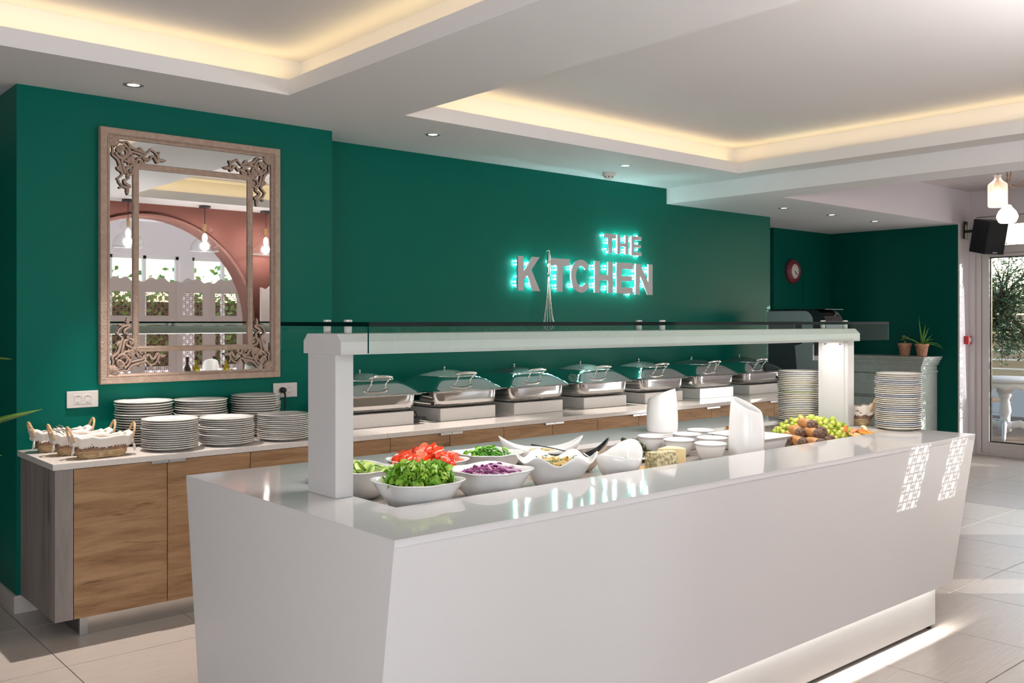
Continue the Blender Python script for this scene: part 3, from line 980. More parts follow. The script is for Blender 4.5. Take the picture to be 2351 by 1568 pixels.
BULBS = {'K': [(5.063, 2.041), (5.067, 2.013), (5.195, 2.031), (5.182, 2.017), (5.054, 1.873), (5.058, 1.844), (5.212, 1.858), (5.230, 1.839), (5.186, 1.921), (5.081, 1.915)],
'T': [(5.442, 2.054), (5.510, 2.014), (5.510, 1.986), (5.505, 1.935), (5.505, 1.908), (5.510, 1.853), (5.510, 1.824), (5.657, 2.043)],
'C': [(5.690, 2.021), (5.685, 1.997), (5.837, 2.029), (5.963, 2.038), (5.965, 2.010), (5.690, 1.867), (5.704, 1.847), (5.963, 1.877), (5.965, 1.850), (5.847, 1.854)],
'H': [(5.978, 1.933), (6.122, 2.041), (6.120, 2.013), (6.239, 2.052), (6.244, 1.972), (6.242, 1.944), (6.122, 1.857), (6.117, 1.833), (6.244, 1.846), (6.244, 1.822)],
'E': [(6.420, 2.038), (6.442, 1.925), (6.489, 1.966), (6.495, 1.938), (6.389, 1.952), (6.431, 1.794), (6.501, 1.852), (6.501, 1.827)],
'N': [(6.518, 2.020), (6.667, 2.044), (6.667, 2.019), (6.611, 1.894), (6.615, 1.869), (6.521, 2.006), (6.689, 2.005)],
't': [(6.100, 2.313), (6.150, 2.274), (6.142, 2.248), (6.127, 2.192), (6.142, 2.166), (6.254, 2.287), (6.249, 2.196), (6.254, 2.172)],
'h': [(6.275, 2.316), (6.363, 2.301), (6.368, 2.283), (6.358, 2.198), (6.360, 2.173), (6.452, 2.302), (6.447, 2.281)],
'e': [(6.452, 2.203), (6.452, 2.181), (6.543, 2.332), (6.548, 2.265), (6.543, 2.207), (6.548, 2.150)]}
LETS = [('K', 'K', 5.031, 5.275, 1.798, 2.078, .062), ('T', 'T', 5.391, 5.619, 1.798, 2.076, .058), ('C', 'C', 5.637, 5.877, 1.795, 2.078, .058), ('H', 'H', 5.925, 6.153, 1.798, 2.076, .06), ('E', 'E', 6.204, 6.418, 1.797, 2.074, .06), ('N', 'N', 6.458, 6.69, 1.792, 2.073, .056),
        ('t', 'T', 6.055, 6.194, 2.149, 2.322, .038), ('h', 'H', 6.212, 6.358, 2.150, 2.322, .038), ('e', 'E', 6.400, 6.538, 2.146, 2.320, .036)]
bm_ = MB().ball((0, 0, 0), .0072, 8, 6, sc=(1.3, 1, 1)).mesh('bulb', BULB)
for key, ch, x0, x1, z0, z1, s_ in LETS:
    small = key.islower()
    lab = 'grey backlit letter %s of the %s word THE' % (ch, 'upper, smaller') if small else 'grey backlit letter %s of the large lower word KITCHEN' % ch
    t = thing('sign_letter', lab, 'sign letter', (x0, 5.779, z0), group='illuminated letters on the green wall')
    mb = MB()
    for pl_ in poly_letter(ch, x1 - x0, z1 - z0, s_):
        mb.prism(pl_, .060, .079, rot('X', 90))
    mb.build('letter_face', LET, t)
    so = MB()
    w_, h_ = x1 - x0, z1 - z0
    for (fx, fz) in {'T': ((.5, .08), (.5, .9)), 'C': ((.1, .5), (.5, .94)), 'N': ((.1, .1), (.9, .9))}.get(ch, ((.12, .1), (.12, .9))):
        so.cyl((w_ * fx, 0, h_ * fz), (w_ * fx, -.061, h_ * fz), .004, n=8)
    so.build('stand_off', STEEL, t)
    for bx, bz in BULBS[key]:
        mobj('bulb', bm_, t, (bx - x0, -.014, bz - z0))
# whisk hung as the letter I
wk = thing('whisk', 'steel balloon whisk hung upright as the letter I of the sign', 'whisk', (5.372, 5.700, 1.475))
MB().lathe([(.0, .455), (.012, .456), (.015, .47), (.015, .628), (.012, .640), (.004, .645), (.0, .645)], 18).build('handle', STEEL, wk)
MB().tube([(.009 * math.cos(2 * PI * k / 16), 0, .656 + .010 * math.sin(2 * PI * k / 16)) for k in range(16)], .0025, 6, closed=True).build('hanging_ring', STEEL, wk)
for k in range(6):
    a = PI * k / 6
    pts = []
    prof_ = [(.005, .46), (.007, .40), (.014, .30), (.027, .18), (.040, .09), (.045, .055), (.040, .025), (.022, .005), (0, 0)]
    for r, z in prof_:
        pts.append((r * math.cos(a), r * math.sin(a), z))
    for r, z in prof_[-2::-1]:
        pts.append((-r * math.cos(a), -r * math.sin(a), z))
    MB().tube(catmull(pts, 3), .0013, 5).build('wire', STEEL, wk)
MB().cyl((0, .0, .662), (0, .079, .662), .0025, n=8).build('nail', STEEL, wk)

# ================================================================== SOCKETS
def outlet(x, z, label):
    t = thing('wall_socket', label, 'socket', (x, 5.487, z), group='double wall sockets')
    SW = mat('socket_white', srgb(232, 224, 220), .35)
    MB().box(-.083, -.010, -.046, .083, 0, .046, bev=.003).build('face_plate', SW, t)
    MB().box(-.050, -.0115, -.026, .050, -.009, .026, bev=.001).build('insert', SW, t)
    for s_ in (-1, 1):
        so = MB().lathe([(.0205, -.0125), (.019, -.0125), (.0185, -.004), (.0, -.004)], 28, T(s_ * .0255, 0, 0) @ rot('X', 90) @ rot('X', 0) @ Matrix.Scale(-1, 4, (0, 0, 1)))
        o = so.build('socket_well', mat('socket_grey', srgb(206, 198, 194), .4), t)
        ho = MB()
        for dx in (-.0095, .0095):
            ho.cyl((s_ * .0255 + dx, -.0045, 0), (s_ * .0255 + dx, -.0035, 0), .003, n=8)
        for dz in (-.0165, .0165):
            ho.box(s_ * .0255 - .003, -.0115, dz - .0022, s_ * .0255 + .003, -.004, dz + .0022)
        ho.build('pin_holes', BLACK, o)
    return t
outlet(1.6255, 1.118, 'white double wall socket with both sockets empty, left below the mirror')
outlet(2.853, 1.110, 'white double wall socket with a black plug in it, by the gantry post')
pg = thing('mains_plug', 'black mains plug in the right hand wall socket', 'plug', (2.8275, 5.474, 1.112))
MB().lathe([(.0, .034), (.013, .033), (.017, .028), (.0185, .012), (.0185, 0), (.0, 0)], 20, rot('X', 90)).build('plug_body', BLACK, pg)
MB().tube([(0, -.028, -.006), (.004, -.036, -.03), (.006, -.030, -.09), (.004, -.02, -.18), (0, -.015, -.245)], [.008, .006, .0045, .004, .004], 8).build('cable', BLACK, pg)

# ================================================================== DOWNLIGHTS AND SMOKE DETECTOR
LENS = mat('lamp_lens', (1, 1, 1), .3, emit=((1, .90, .80), 9))
def downlight(x, y, z, label, POW=260):
    t = thing('recessed_downlight', label, 'downlight', (x, y, z), group='recessed ceiling downlights')
    MB().lathe([(.030, .0), (.034, -.003), (.048, -.004), (.053, -.001), (.053, .0)], 28).build('trim_ring', ALU, t)
    MB().lathe([(.0, -.0005), (.031, -.0005)], 24).build('lens', LENS, t)
    lamp('SPOT', 'downlight_beam', (x, y, z - .012), POW, (1, .91, .84), spot_size=R(50), spot_blend=.7, shadow_soft_size=.015, aim=(0, -.10, -1))
downlight(1.773, 5.11, ZC, 'round recessed downlight in the ceiling above the mirror bay')
downlight(3.769, 5.14, ZC, 'round recessed downlight in the ceiling above the wall counter middle')
downlight(5.697, 5.14, ZC, 'round recessed downlight beside the smoke detector')
downlight(8.115, 5.23, ZS, 'small downlight in the niche soffit, leftmost of three', 7)
downlight(9.005, 5.23, ZS, 'small downlight in the niche soffit, middle of three', 7)
downlight(9.946, 5.25, ZS, 'small downlight in the niche soffit, rightmost of three', 7)
sd = thing('smoke_detector', 'round white smoke detector on the ceiling near the green wall', 'smoke detector', (5.864, 5.48, ZC))
SDW = mat('detector_white', srgb(230, 226, 222), .4)
MB().lathe([(.052, 0), (.055, -.004), (.055, -.026), (.050, -.03), (.0, -.03)], 32).build('base', SDW, sd)
hd = MB().lathe([(.040, -.03), (.042, -.034), (.040, -.044), (.030, -.054), (.018, -.058), (.0, -.058)], 28).build('sensor_head', SDW, sd)
sl = MB()
for k in range(8):
    a = 2 * PI * k / 8
    sl.box(-.006, -.001, -.004, .006, .001, .004, M=T(.041 * math.cos(a), .041 * math.sin(a), -.039) @ Matrix.Rotation(a + PI / 2, 4, 'Z'))
sl.build('vents', BLACK, hd)

# ================================================================== PLATES ON THE WALL COUNTER
def plate_mesh(r, m, h=.0205):
    k = r / .147
    return MB().lathe([(.0, .003), (.083 * k, .003), (.086 * k, 0), (.092 * k, 0), (.098 * k, .003), (.130 * k, h * .56), (r - .0015, h * .80), (r + .0005, h * .88), (r, h * .98), (r - .002, h + .0008), (.127 * k, h * .80), (.100 * k, .0098), (.09 * k, .0078), (.0, .0078)], 40).mesh('plate', m)
pl_a = plate_mesh(.147, PORC)
pl_b = plate_mesh(.153, PORC)
ORD = ['first', 'second', 'third', 'fourth', 'fifth', 'sixth', 'seventh', 'eighth', 'ninth', 'tenth', 'eleventh', 'twelfth', 'thirteenth', 'fourteenth', 'fifteenth', 'sixteenth', 'seventeenth', 'eighteenth', 'nineteenth', 'twentieth'] + ['twenty-' + q for q in ('first', 'second', 'third', 'fourth', 'fifth', 'sixth', 'seventh', 'eighth', 'ninth')]
def stack(x, y, z, n, pitch, meshes, label, group, jit=.003):
    for i in range(n):
        me = meshes[i % len(meshes)] if isinstance(meshes, list) else meshes
        big = random.random() < .16
        o = mobj('dinner_plate', me, None, (x + random.uniform(-jit, jit), y + random.uniform(-jit, jit), z + .0006 + i * pitch), random.uniform(0, 6))
        k_ = random.choice([1, 1, 1, 1.012, 1.03, .99])
        o.scale = (k_, k_, 1)
        j_ = n - 1 - i
        tag(o, 'topmost ' + label if j_ == 0 else ('lowest ' + label if i == 0 else '%s from the top: %s' % (ORD[j_], label)), 'plate', group)
S6 = [(1.926, 4.995, 14, .0112, 'white plate in the front left stack beside the baskets'), (2.242, 4.99, 13, .0112, 'white plate in the middle stack of the front row'), (2.583, 4.985, 13, .0108, 'white plate in the front stack next to the gantry post'),
      (1.905, 5.327, 17, .0138, 'white plate in the rear left stack below the mirror'), (2.235, 5.327, 17, .0132, 'white plate in the middle stack of the rear row'), (2.578, 5.327, 17, .0138, 'white plate in the rear stack before the plugged socket')]
for i, (x, y, n, p_, lab) in enumerate(S6):
    stack(x, y, CT, n, p_, pl_b if i == 3 else pl_a, lab, lab.replace('white plate in the', 'plates of the'))
# dessert plates on the island
cols = [('plate_cream', srgb(234, 226, 212)), ('plate_white', srgb(232, 228, 222)), ('plate_grey', srgb(214, 212, 214)), ('plate_ivory', srgb(232, 220, 198))]
dm = [plate_mesh(.114, mat(n_, c_, .14, coat=.3), .018) for n_, c_ in cols]
rim_b = plate_mesh(.115, mat('plate_blue_rim', srgb(190, 194, 208), .14, coat=.3), .018)
rim_g = plate_mesh(.113, mat('plate_green', srgb(206, 212, 180), .14, coat=.3), .018)
sr = [dm[0], dm[1], rim_b, dm[1], dm[0], dm[1], dm[3], dm[2], dm[1], rim_b, dm[1], dm[2], dm[0], dm[1]]
stack(4.765, 2.387, BT, 28, .0103, sr, 'dessert plate in the stack at the island end', 'plates in the stack at the island end', .004)
sl_ = [dm[1], dm[0], dm[1], dm[3], dm[1], dm[0], dm[1], dm[1], dm[2], dm[1], dm[0], dm[1], dm[3], dm[1], dm[0], rim_g, dm[1]]
stack(4.742, 2.962, BT, 27, .0103, sl_, 'dessert plate in the stack behind the grapes', 'plates in the stack behind the grapes', .004)

# ================================================================== CUTLERY BASKETS
STRAW = mat('straw_wicker', srgb(196, 168, 128), .7, var=(60, srgb(168, 136, 98), .15))
BROWNW = mat('brown_wicker', srgb(128, 92, 72), .7, var=(60, srgb(156, 126, 106), .15))
ROPE = mat('rope_handle', srgb(206, 168, 126), .75, bump=(200, .5, .003))
LINEN = mat('white_linen', srgb(232, 220, 210), .85, spec=.2, bump=(240, .3, .001))
def basket(label, loc, rz, a=.135, b=.058):
    t = thing('wicker_basket', label, 'basket', loc, rz, group='lined wicker cutlery baskets')
    lo, hi = MB(), MB()
    rows = 9
    t.scale = (1, 1, 1.28)
    n = 72
    for r_ in range(rows):
        z = .004 + r_ * .0072
        k = .80 + .20 * r_ / (rows - 1)
        mb = lo if r_ < 4 else hi
        pts = []
        for i in range(n):
            th = 2 * PI * i / n
            w = 1 + .028 * math.sin(th * 14 + (r_ % 2) * PI)
            c_, s_ = math.cos(th), math.sin(th)
            pts.append((a * k * w * math.copysign(abs(c_) ** .62, c_), b * k * (1 + .05 * math.sin(th * 14 + (r_ % 2) * PI)) * math.copysign(abs(s_) ** .62, s_), z + .0012 * math.sin(th * 7 + r_)))
        mb.tube(pts, .0046, 6, closed=True)
    lo.add([(x_, y_, .004) for x_, y_, _ in sring(a * .78, b * .78, 0, 3.2, 24)], [tuple(range(24))])
    lo.build('lower_weave', STRAW, t)
    hi.build('upper_weave', BROWNW, t)
    # linen lining folded over the rim
    def lin(u, v):
        th = 2 * PI * u
        c_, s_ = math.cos(th), math.sin(th)
        wob = .0035 * math.sin(th * 9) + .002 * math.sin(th * 17 + 1)
        if v < .4:      # outside flap
            q = v / .4
            k, z = 1.095 + .03 * q + wob * 1.2, .046 + .034 * q
        elif v < .55:
            q = (v - .4) / .15
            k, z = 1.125 - .19 * q, .080 + .004 * math.sin(PI * q)
        else:
            q = (v - .55) / .45
            k, z = .935 - .16 * q + wob * 2, .079 - .064 * q
        dip = .010 * (c_ * c_) ** 2
        return (a * k * math.copysign(abs(c_) ** .62, c_), b * k * 1.04 * math.copysign(abs(s_) ** .62, s_) + wob, z + wob * .8 + (dip if v >= .2 else dip))
    ln = MB().grid(lin, 72, 16, True).build('linen_lining', LINEN, t)
    lace = MB()
    n = 66
    for i in range(n):
        th = 2 * PI * (i + .5) / n
        p = lin((i + .5) / n, 0)
        lace.ball((p[0] * 1.004, p[1] * 1.004, p[2] - .001), .0042, 6, 5)
    lace.build('lace_edge', LINEN, ln)['kind'] = 'stuff'
    for s_ in (-1, 1):
        strands = MB()
        for ph in (0, 2.1, 4.2):
            pts = []
            for i in range(25):
                q = i / 24
                an = PI * q
                y_ = -.036 * math.cos(an)
                z_ = .066 + .056 * math.sin(an)
                x_ = s_ * (a * 1.05 + .022 * math.sin(an))
                tw = ph + q * 18
                pts.append((x_ + .003 * math.cos(tw), y_ + .003 * math.sin(tw) * abs(math.sin(an)), z_ + .003 * math.sin(tw)))
            strands.tube(pts, .0036, 6)
        strands.tube([(s_ * a * 1.05, -.036 + .072 * q / 8, .068 + .003 * math.sin(q * 2)) for q in range(9)], .006, 6)
        strands.build('rope_handle', ROPE, t)
        rb = MB()
        for dy, dz in ((-.012, -.030), (.006, -.040)):
            rb.tube([(s_ * a * 1.06, -.03, .058), (s_ * (a * 1.06 + .006), -.036 + dy * .4, .058 + dz * .5), (s_ * (a * 1.06 + .010), -.04 + dy, .055 + dz)], .004, 5, flat=(.4, 1.2))
        rb.ball((s_ * a * 1.07, -.031, .058), .007, 8, 6)
        rb.build('ribbon', LINEN, t)
    return t
basket('empty looking wicker basket with linen lining, nearest the counter corner', (1.560, 4.955, CT + .001), R(2))
basket('wicker basket holding forks, middle of the three', (1.520, 5.135, CT + .001), R(1))
basket('wicker basket with knives against the green wall, rearmost of three', (1.475, 5.330, CT + .001), R(3))
basket('single lined wicker basket on the island behind the gantry post', (4.803, 2.685, BT + .001), R(90), .138, .040)
forkm = MB()
forkm.tube([(-.085, 0, .002), (-.03, 0, .004), (.02, 0, .0025), (.05, 0, .003)], [.006, .0035, .003, .006], 6, flat=(.35, 1))
forkm.box(.048, -.011, .001, .062, .011, .004)
for k in range(4):
    forkm.tube([(.06, -.0095 + k * .0063, .0025), (.085, -.0095 + k * .0063, .004), (.102, -.0095 + k * .0063, .002)], .0017, 5)
fme = forkm.mesh('fork', STEEL)
for k in range(5):
    o = mobj('fork', fme, None, (1.445 + .012 * k, 5.130 + .006 * (k % 3), CT + .082 + .004 * k))
    o.rotation_euler = (R(random.uniform(-8, 8)), R(-26 - 2 * k), R(150 + 6 * k))
    tag(o, 'steel fork lying in the middle wicker basket', 'fork', 'forks in the middle basket')
km = MB().tube([(-.10, 0, 0), (-.02, 0, .002), (.0, 0, .001)], [.006, .005, .004], 6, flat=(.5, 1)).box(0, -.008, -.0006, .11, .008, .0016, bev=.0005).mesh('knife', STEEL)
for k in range(4):
    o = mobj('table_knife', km, None, (1.47 + .01 * k, 5.315 + .012 * k, CT + .092 + .004 * k))
    o.rotation_euler = (0, R(-4), R(178 + 3 * k))
    tag(o, 'steel table knife lying in the rear wicker basket', 'knife', 'knives in the rear basket')

# ================================================================== SERVING BOWLS IN THE WELL
ZW = WZ + .0008
def bowl_mesh(rows_out, rows_in, n=64, rim=None, m=PORC_W, name='bowl'):
    """rows: (a, b, z, exponent); rim(theta, z01) -> dz"""
    mb = MB()
    zt = rows_out[-1][2]
    rings = []
    for a, b, z, p in rows_out + rows_in:
        ring = sring(a, b, z, p, n)
        if rim:
            ring = [(x + 0, y, zz + rim(2 * PI * i / n, zz / zt)) for i, (x, y, zz) in enumerate(ring)]
        rings.append(ring)
    loft(rings, mb, cap0=True, cap1=True)
    return mb.mesh(name, m)
# rounded-square salad bowl, corners drawn out into soft points and slightly raised
def salad_bowl(R_, h, name='salad_bowl'):
    n = 64
    def ring(k, z, sq):
        out = []
        for i in range(n):
            th = 2 * PI * i / n
            c4 = math.cos(2 * th) ** 2            # 1 at corners 0,90,..  0 at mid sides
            r = R_ * k * (1 - sq * (1 - c4 ** .8) * .21)
            out.append((r * math.cos(th), r * math.sin(th), z + (sq * .004 * c4 ** 2)))
        return out
    rings = [ring(.44, 0, .1), ring(.50, .004, .15), ring(.66, h * .30, .4), ring(.83, h * .66, .75), ring(.935, h * .90, 1), ring(.985, h * .985, 1), ring(1.0, h, 1), ring(.985, h + .0025, 1), ring(.955, h, 1),
             ring(.915, h * .90, 1), ring(.80, h * .66, .75), ring(.62, h * .33, .4), ring(.46, h * .12, .15)]
    return loft(rings, cap0=True, cap1=True).mesh(name, PORC_W)
sbm = salad_bowl(.158, .102)
CAMR = -R(41.06)
def salad(x, y, label, sc=1., rz=0):
    o = mobj('salad_bowl', sbm, None, (x, y, ZW), CAMR + rz)
    o.scale = (sc, sc, 1)
    return tag(o, label, 'bowl', 'square white salad bowls in the food well')
B_LET = (1.795, 2.530)
B_ONI = (2.120, 2.553)
B_TOM = (2.090, 2.885)
B_CUC = (1.780, 2.880)
B_PEP = (2.385, 2.885)
salad(*B_LET, 'square white bowl heaped with lettuce, nearest the camera', 1.0)
salad(*B_ONI, 'square white bowl of sliced red onion', 1.0)
salad(*B_TOM, 'square white bowl piled with tomato wedges', 1.02)
salad(*B_CUC, 'square white bowl of cucumber slices behind the gantry post', 1.0)
salad(*B_PEP, 'square white bowl of green pepper strips', .95)

def two_tone(mb, name, mats_, pick):
    me = mb.mesh(name, mats_[0])
    for m_ in mats_[1:]:
        me.materials.append(m_)
    for p in me.polygons:
        p.material_index = pick(p)
    return me
# --- lettuce
LG = [mat('lettuce_bright', srgb(206, 228, 112), .42, var=(22, srgb(156, 204, 62), .25)), mat('lettuce_mid', srgb(156, 202, 66), .42, var=(26, srgb(92, 148, 28), .25)), mat('lettuce_dark', srgb(126, 180, 44), .42, var=(24, srgb(84, 142, 28), .25))]
leafm = []
for k in range(6):
    rr = random.Random(40 + k)
    ph = [rr.uniform(0, 6) for _ in range(6)]
    def lf(u, v):
        x, y = (u - .5) * .075, (v - .5) * .060
        e = max(abs(u - .5), abs(v - .5)) * 2
        z = .013 * e * math.sin(u * 9 + ph[0]) * math.cos(v * 8 + ph[1]) + .0065 * e ** 3 * math.sin((u + v) * 22 + ph[2]) + .0065 * e ** 3 * math.cos((u - v) * 27 + ph[3]) - .16 * x * x / .03 + .10 * y * y / .03
        w = 1 + .15 * math.sin(math.atan2(y, x) * 5 + ph[4]) + .07 * math.sin(math.atan2(y, x) * 13 + ph[5])
        return (x * w, y * w, z)
    me = MB().grid(lf, 17, 17).mesh('lettuce_leaf', LG[k % 3])
    leafm.append(me)
rr = random.Random(3)
for k in range(96):
    t_, r_ = rr.uniform(0, 2 * PI), math.sqrt(rr.random()) * .080
    z = ZW + .088 + .046 * max(0, 1 - (r_ / .10) ** 2) * rr.uniform(.2, 1.0) + .010
    o = mobj('lettuce_leaf', leafm[k % 6], None, (B_LET[0] + r_ * math.cos(t_), B_LET[1] + r_ * math.sin(t_), z))
    o.rotation_euler = (rr.uniform(-.8, .8), rr.uniform(-.8, .8), rr.uniform(0, 6.3))
    o.scale = [rr.uniform(.9, 1.25)] * 3
    tag(o, 'torn green lettuce leaf heaped in the nearest salad bowl', 'lettuce', 'lettuce leaves in the salad bowl')
# --- tomato wedges
TSK = mat('tomato_skin', srgb(226, 62, 24), .2, coat=.4)
TFL = mat('tomato_flesh', srgb(232, 98, 70), .28, coat=.4, var=(70, srgb(244, 150, 118), .12), bump=(90, .4, .003))
def wedge(half):
    r = .036
    mb = MB()
    nu, nv = 7, 9
    vs, fs, kinds = [], [], []
    for j in range(nv):
        la = -PI / 2 + PI * j / (nv - 1)
        for i in range(nu):
            lo = -half + 2 * half * i / (nu - 1)
            vs.append((r * math.cos(la) * math.cos(lo), r * math.cos(la) * math.sin(lo), .82 * r * math.sin(la)))
    for j in range(nv - 1):
        for i in range(nu - 1):
            fs.append((j * nu + i, j * nu + i + 1, (j + 1) * nu + i + 1, (j + 1) * nu + i))
    mb.add(vs, fs, True)
    ax = [(0.004, 0, .82 * r * math.sin(-PI / 2 + PI * j / (nv - 1)) * .9) for j in range(nv)]
    for s_ in (0, nu - 1):
        v2 = ax + [vs[j * nu + s_] for j in range(nv)]
        f2 = [(j, nv + j, nv + j + 1, j + 1) if s_ == 0 else (j, j + 1, nv + j + 1, nv + j) for j in range(nv - 1)]
        mb.add(v2, f2, False)
    ns = (nv - 1) * (nu - 1)
    return two_tone(mb, 'tomato_wedge', [TSK, TFL], lambda p: 0 if p.index < ns else 1)
wm = [wedge(R(28)), wedge(R(40)), wedge(R(34))]
rr = random.Random(11)
for k in range(78):
    t_, r_ = rr.uniform(0, 2 * PI), math.sqrt(rr.random()) * .122
    z = ZW + .066 + .062 * max(0, 1 - (r_ / .135) ** 2) * rr.uniform(.55, 1.0) + .014
    o = mobj('tomato_wedge', wm[k % 3], None, (B_TOM[0] + r_ * math.cos(t_), B_TOM[1] + r_ * math.sin(t_), z))
    o.rotation_euler = (rr.uniform(0, 6.3), rr.uniform(-.8, .8), rr.uniform(0, 6.3))
    o.scale = [rr.uniform(.75, 1.05)] * 3
    tag(o, 'red tomato wedge piled in the tomato bowl', 'tomato', 'tomato wedges in the bowl')
# --- cucumber slices
CSK, CFL = mat('cucumber_skin', srgb(70, 120, 30), .4), mat('cucumber_flesh', srgb(214, 226, 150), .3, coat=.3, var=(60, srgb(190, 212, 110), .2))
cm = two_tone(MB().lathe([(.0, 0), (.022, 0), (.0245, .001), (.0245, .005), (.022, .006), (.0, .006)], 22), 'cucumber_slice', [CFL, CSK], lambda p: 1 if abs(p.normal.z) < .5 else 0)
rr = random.Random(5)
for k in range(46):
    t_, r_ = rr.uniform(0, 2 * PI), math.sqrt(rr.random()) * .105
    z = ZW + .066 + .04 * max(0, 1 - (r_ / .12) ** 2) * rr.uniform(.6, 1) + .006
    o = mobj('cucumber_slice', cm, None, (B_CUC[0] + r_ * math.cos(t_), B_CUC[1] + r_ * math.sin(t_), z))
    o.rotation_euler = (rr.uniform(-.8, .8), rr.uniform(-.6, .9), rr.uniform(0, 6.3))
    o.scale = (rr.uniform(.9, 1.3), 1, 1)
    tag(o, 'pale cucumber slice with dark rind in the cucumber bowl', 'cucumber', 'cucumber slices in the bowl')
# --- pepper strips
PG = [mat('pepper_green', srgb(72, 140, 20), .22, coat=.4), mat('pepper_inner', srgb(138, 188, 70), .3, coat=.3)]
pepm = []
for k in range(4):
    rr = random.Random(60 + k)
    r0, sp_ = rr.uniform(.022, .034), rr.uniform(1.6, 4.2)
    pts = [(r0 * math.cos(sp_ * i / 14) * (1.2 if k % 2 else 1), r0 * math.sin(sp_ * i / 14), .004 * math.sin(i * .7)) for i in range(15)]
    pepm.append(MB().tube(pts, .0045, 6, flat=(.55, 1.25)).mesh('pepper_strip', PG[0 if k < 3 else 1]))
rr = random.Random(9)
for k in range(58):
    t_, r_ = rr.uniform(0, 2 * PI), math.sqrt(rr.random()) * .09
    z = ZW + .070 + .034 * max(0, 1 - (r_ / .11) ** 2) * rr.uniform(.4, 1) + .006
    o = mobj('pepper_strip', pepm[k % 4], None, (B_PEP[0] + r_ * math.cos(t_), B_PEP[1] + r_ * math.sin(t_), z))
    o.rotation_euler = (rr.uniform(-.7, .7), rr.uniform(-.7, .7), rr.uniform(0, 6.3))
    tag(o, 'curled green pepper strip in the pepper bowl', 'pepper', 'green pepper strips in the bowl')
# --- red onion
ON = [mat('onion_purple', srgb(146, 60, 122), .3, coat=.3), mat('onion_pale', srgb(206, 160, 192), .3, coat=.3), mat('onion_deep', srgb(112, 26, 92), .3, coat=.3)]
onm = []
for k in range(5):
    rr = random.Random(80 + k)
    r0, sp_ = rr.uniform(.018, .04), rr.uniform(2.2, 5.6)
    pts = [(r0 * math.cos(sp_ * i / 18), r0 * .8 * math.sin(sp_ * i / 18), .003 * math.sin(i * .9)) for i in range(19)]
    onm.append(MB().tube(pts, .0028, 6, flat=(1.5, .6)).mesh('onion_slice', ON[(k * 2) % 3 if k < 4 else 1]))
rr = random.Random(19)
for k in range(84):
    t_, r_ = rr.uniform(0, 2 * PI), math.sqrt(rr.random()) * .092
    z = ZW + .070 + .032 * max(0, 1 - (r_ / .105) ** 2) * rr.uniform(.3, 1) + .006
    o = mobj('onion_slice', onm[k % 5], None, (B_ONI[0] + r_ * math.cos(t_) + .01, B_ONI[1] + r_ * math.sin(t_), z))
    o.rotation_euler = (rr.uniform(-.6, .6), rr.uniform(-.6, .6), rr.uniform(0, 6.3))
    tag(o, 'thin purple red-onion slice in the onion bowl', 'onion', 'red onion slices in the bowl')

# --- wavy pasta bowl: square with rippled, pointed rim
def wavy():
    n = 96
    R_, h = .152, .112
    def ring(k, z, sq, wv):
        out = []
        for i in range(n):
            th = 2 * PI * i / n
            c4 = math.cos(2 * th) ** 2
            r = R_ * k * (1 - sq * .13 * (1 - math.cos(th) ** 2))
            # rim waves: peaks at the four corners and one in each side
            zz = z + wv * (.015 * math.cos(6 * th) + .008 * abs(math.cos(th)) ** 3)
            r *= 1 + wv * .035 * math.cos(6 * th)
            out.append((r * math.cos(th), r * math.sin(th), zz))
        return out
    rings = [ring(.44, 0, .1, 0), ring(.50, .004, .2, 0), ring(.62, h * .3, .5, .06), ring(.78, h * .62, .8, .3), ring(.92, h * .86, 1, .75), ring(1.0, h * .97, 1, 1), ring(1.0, h, 1, 1), ring(.975, h, 1, 1), ring(.895, h * .86, 1, .75), ring(.75, h * .62, .8, .3), ring(.57, h * .33, .5, .06), ring(.40, h * .14, .1, 0)]
    return loft(rings, cap0=True, cap1=True).mesh('wavy_bowl', PORC_W)
B_PAS = (2.448, 2.556)
tag(mobj('wavy_bowl', wavy(), None, (*B_PAS, ZW), CAMR), 'white bowl with rippled rim filled with pasta salad', 'bowl')
PN = mat('penne_pasta', srgb(232, 204, 140), .45, var=(40, srgb(220, 184, 110), .2))
pnm = MB().lathe([(.0055, -.02), (.006, 0), (.0055, .02), (.004, .02), (.0043, 0), (.004, -.02)], 12).mesh('penne', PN)
rr = random.Random(23)
for k in range(70):
    t_, r_ = rr.uniform(0, 2 * PI), math.sqrt(rr.random()) * .098
    z = ZW + .074 + .030 * max(0, 1 - (r_ / .11) ** 2) * rr.uniform(.3, 1) + .006
    o = mobj('penne', pnm, None, (B_PAS[0] + r_ * math.cos(t_), B_PAS[1] + r_ * math.sin(t_), z))
    o.rotation_euler = (R(90) + rr.uniform(-.5, .5), 0, rr.uniform(0, 6.3))
    tag(o, 'penne pasta tube in the rippled white bowl', 'pasta', 'penne in the rippled bowl')
HB = mat('herb_green', srgb(86, 130, 96), .5)
hbm = MB()
for k in range(5):
    a = 2 * PI * k / 5
    hbm.grid(lambda u, v: ((.004 + .012 * u) * math.cos(a) + (v - .5) * .009 * math.sin(PI * u) * -math.sin(a), (.004 + .012 * u) * math.sin(a) + (v - .5) * .009 * math.sin(PI * u) * math.cos(a), .004 * math.sin(PI * u) + .002 * k), 5, 3)
hbm = hbm.mesh('parsley', HB)
for k in range(9):
    t_, r_ = rr.uniform(0, 6.3), rr.uniform(.02, .085)
    o = mobj('parsley_sprig', hbm, None, (B_PAS[0] + r_ * math.cos(t_), B_PAS[1] + r_ * math.sin(t_), ZW + .098 + .018 * (1 - r_ / .1)))
    o.rotation_euler = (rr.uniform(-.5, .5), rr.uniform(-.5, .5), t_)
    tag(o, 'small parsley sprig on the pasta salad', 'herb', 'parsley on the pasta')

